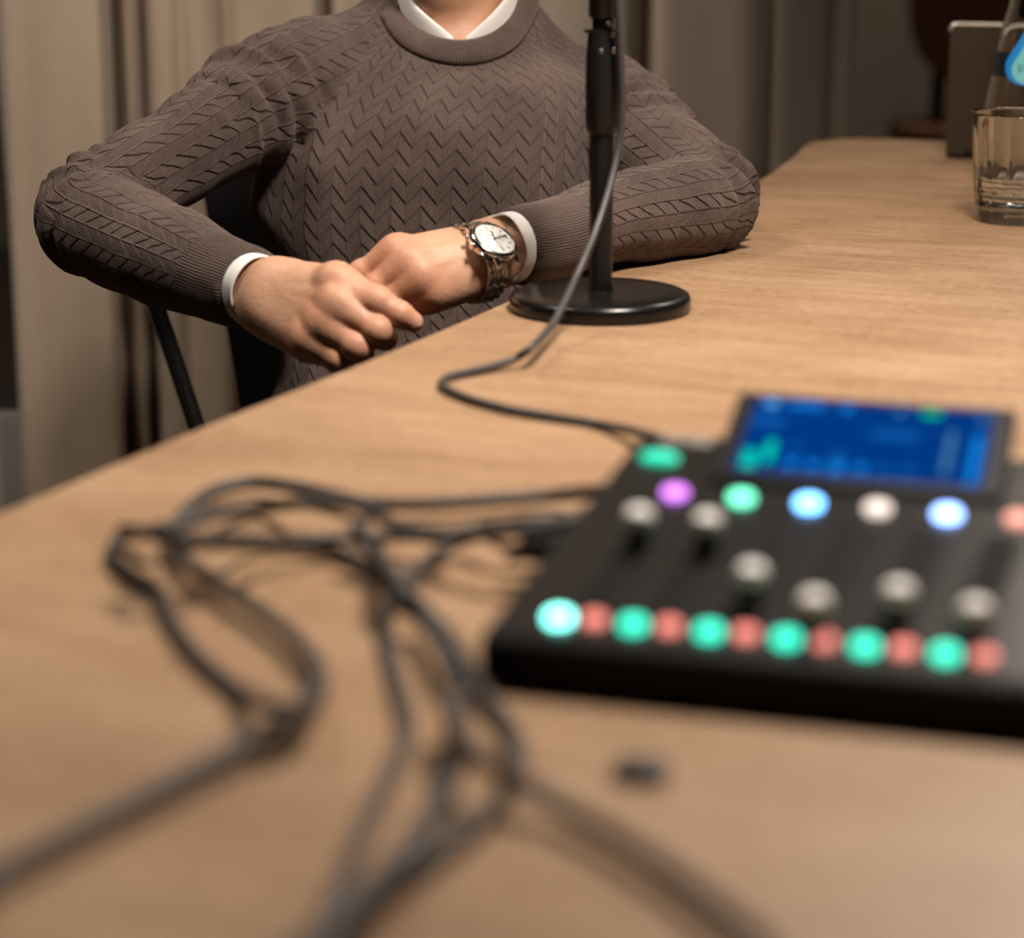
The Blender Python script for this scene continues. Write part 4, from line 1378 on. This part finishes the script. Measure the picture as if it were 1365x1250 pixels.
MB().lathe([(0.0088, BZ(26)), (0.0102, BZ(20)), (0.0102, BZ(-5)), (0.0112, BZ(-60)), (0.0112, BZ(-112)), (0.016, BZ(-118)), (0.016, BZ(-140)), (0.013, BZ(-146)), (0, BZ(-146))], bp_, 32).build('stopper', M['matte_black'], bt, sharp=40)
def brad(z):
    return float(np.interp(z, [h for r, h in outp], [r for r, h in outp]))
fdir = math.atan2(CAM[1] - bp_[1], CAM[0] - bp_[0])
def onb(a, z, off=0.0006):
    r = brad(z) + off
    return (bp_[0] + r * math.cos(fdir + a), bp_[1] + r * math.sin(fdir + a), bp_[2] + z)
# dark band round the shoulder
vs, fs = [], []
nb_ = 64
for k in range(nb_ + 1):
    a = -1.5 + 3.0 * k / nb_
    for q in range(5):
        vs.append(onb(a, BZ(104) + (BZ(70) - BZ(104)) * q / 4, 0.0004))
for k in range(nb_):
    for q in range(4):
        fs.append([k * 5 + q, (k + 1) * 5 + q, (k + 1) * 5 + q + 1, k * 5 + q + 1])
bandl = add('label_band', vs, fs, M['label_dark'], bt)
def drop(sc, off, mt, name, dz=0.0, dx=0.0):
    vs, fs = [], []
    nn = 40; rings = 8
    z0 = BZ(86) + dz; rad = 0.0205 * sc
    for j in range(rings + 1):
        for k in range(nn):
            t = 2 * math.pi * k / nn
            x = math.sin(t) * rad; z = -math.cos(t) * rad
            up = max(0, -math.cos(t))
            if up > 0:
                z = up * rad * (1.0 + 0.75 * up ** 2); x = math.sin(t) * rad * (1 - 0.55 * up ** 2)
            x = x * j / rings + dx; z *= j / rings
            zz_ = z0 + z
            vs.append(onb(x / brad(z0), zz_, off))
    for j in range(rings):
        for k in range(nn):
            k2 = (k + 1) % nn
            fs.append([j * nn + k, j * nn + k2, (j + 1) * nn + k2, (j + 1) * nn + k])
    return add(name, vs, fs, mt, bt)
drop(1.0, 0.0009, M['label_blue'], 'drop_label')
drop(0.80, 0.0013, M['label_teal'], 'label_panel', -0.0034, 0.0030)
v, f = text_mesh('Viva', 0.0125, 0.3)
add('lettering', [onb((p[0] + 0.001) / brad(BZ(90)), BZ(90) + p[1] + p[0] * 0.25, 0.0016) for p in v], f, M['label_ink'], bt, False)

# ---------------------------------------------------------------- laptop at the far end
lp = T(1260, 212)
yaw = math.atan2(-0.30, 0.95)
la = empty('laptop', (lp[0], lp[1], TABLE_Z), yaw)
tag(la, 'grey laptop seen from behind, its lid upright at the far end of the table', 'laptop')
LW, LH = 0.27, 0.1445
tilt = math.radians(4)
RL = Matrix.Rotation(tilt, 3, 'X')
def rrect(w, h, r, n=6):
    out = []
    for cx0, cy0, a0 in ((w - r, h - r, 0), (r, h - r, 90), (0.002, 0.002, 180), (w - 0.002, 0.002, 270)):
        rr = r if cy0 > 0.01 else 0.002
        for k in range(n + 1):
            a = math.radians(a0 + 90 * k / n); out.append((cx0 + rr * math.cos(a), cy0 + rr * math.sin(a)))
    return out
mb = MB().prism(rrect(LW, LH, 0.007), -0.0035, 0.0035, 0.001, 2)
mb.v = [tuple(RL @ Vector((p[0], p[2] + 0.0035, p[1])) + Vector((0, 0, 0.006))) for p in mb.v]
mb.f = [f_[::-1] for f_ in mb.f]
lid = mb.build('lid', M['laptop'], la, local=True, sharp=35)
RP = rrect(LW, LH, 0.0072)
mb = MB().tube([tuple(RL @ Vector((x, 0.0, y)) + Vector((0, 0, 0.006))) for x, y in RP[:14]], 0.0022, 8)
mb.build('lid_rim', M['laptop_edge'], lid, local=True)
MB().box((LW / 2, 0.082, 0.0062), (LW, 0.150, 0.0115), None, 0.002).build('keyboard_base', M['laptop'], la, local=True, sharp=35)
MB().tube([(0.02, 0.004, 0.0085), (LW - 0.02, 0.004, 0.0085)], 0.0045, 12).build('hinge', M['matte_black'], la, local=True)

# ---------------------------------------------------------------- chair beyond the far end
DC = 5.4
fc_ = W(1315, 175, DC)
fch = empty('lounge_chair', (fc_[0], fc_[1], 0))
tag(fch, 'dark rust-brown chair with rounded back standing beyond the far end of the table', 'chair')
cz = fc_[2]
poly = []
hw, z0, z1 = 0.205, 0.575, 1.02
for k in range(48):
    a = 2 * math.pi * k / 48
    ex = 2 / 2.6
    poly.append((math.copysign(abs(math.cos(a)) ** ex, math.cos(a)) * hw, math.copysign(abs(math.sin(a)) ** ex, math.sin(a)) * (z1 - z0) / 2 + (z0 + z1) / 2))
mb = MB().prism(poly, -0.02, 0.02, 0.012, 3)
mb.v = [(p[0] + fc_[0], fc_[1] - 0.02 + p[2] - 0.25 * p[0] ** 2 - 0.06 * (p[1] - z0), p[1]) for p in mb.v]
mb.f = [f_[::-1] for f_ in mb.f]
mb.build('backrest', M['leather'], fch, sharp=50)
for sx in (-1, 1):
    MB().box((fc_[0] + sx * 0.115, fc_[1] + 0.03, 0.545), (0.034, 0.014, 0.20), None, 0.004).build('back_bracket', M['matte_black'], fch)
mb = MB().prism([(x * 1.14, (y - (z0 + z1) / 2) * 0.95) for x, y in poly], 0.448, 0.484, 0.012, 3)
mb.v = [(p[0] + fc_[0], p[1] + fc_[1] - 0.03, p[2]) for p in mb.v]
mb.build('seat', M['seat_wood'], fch, sharp=50)
for sx in (-1, 1):
    for sy in (-1, 1):
        MB().tube([(fc_[0] + sx * 0.15, fc_[1] - 0.03 + sy * 0.13, 0.45), (fc_[0] + sx * 0.21, fc_[1] - 0.03 + sy * 0.19, 0.0)], [0.016, 0.010], 14).build('leg', M['matte_black'], fch)
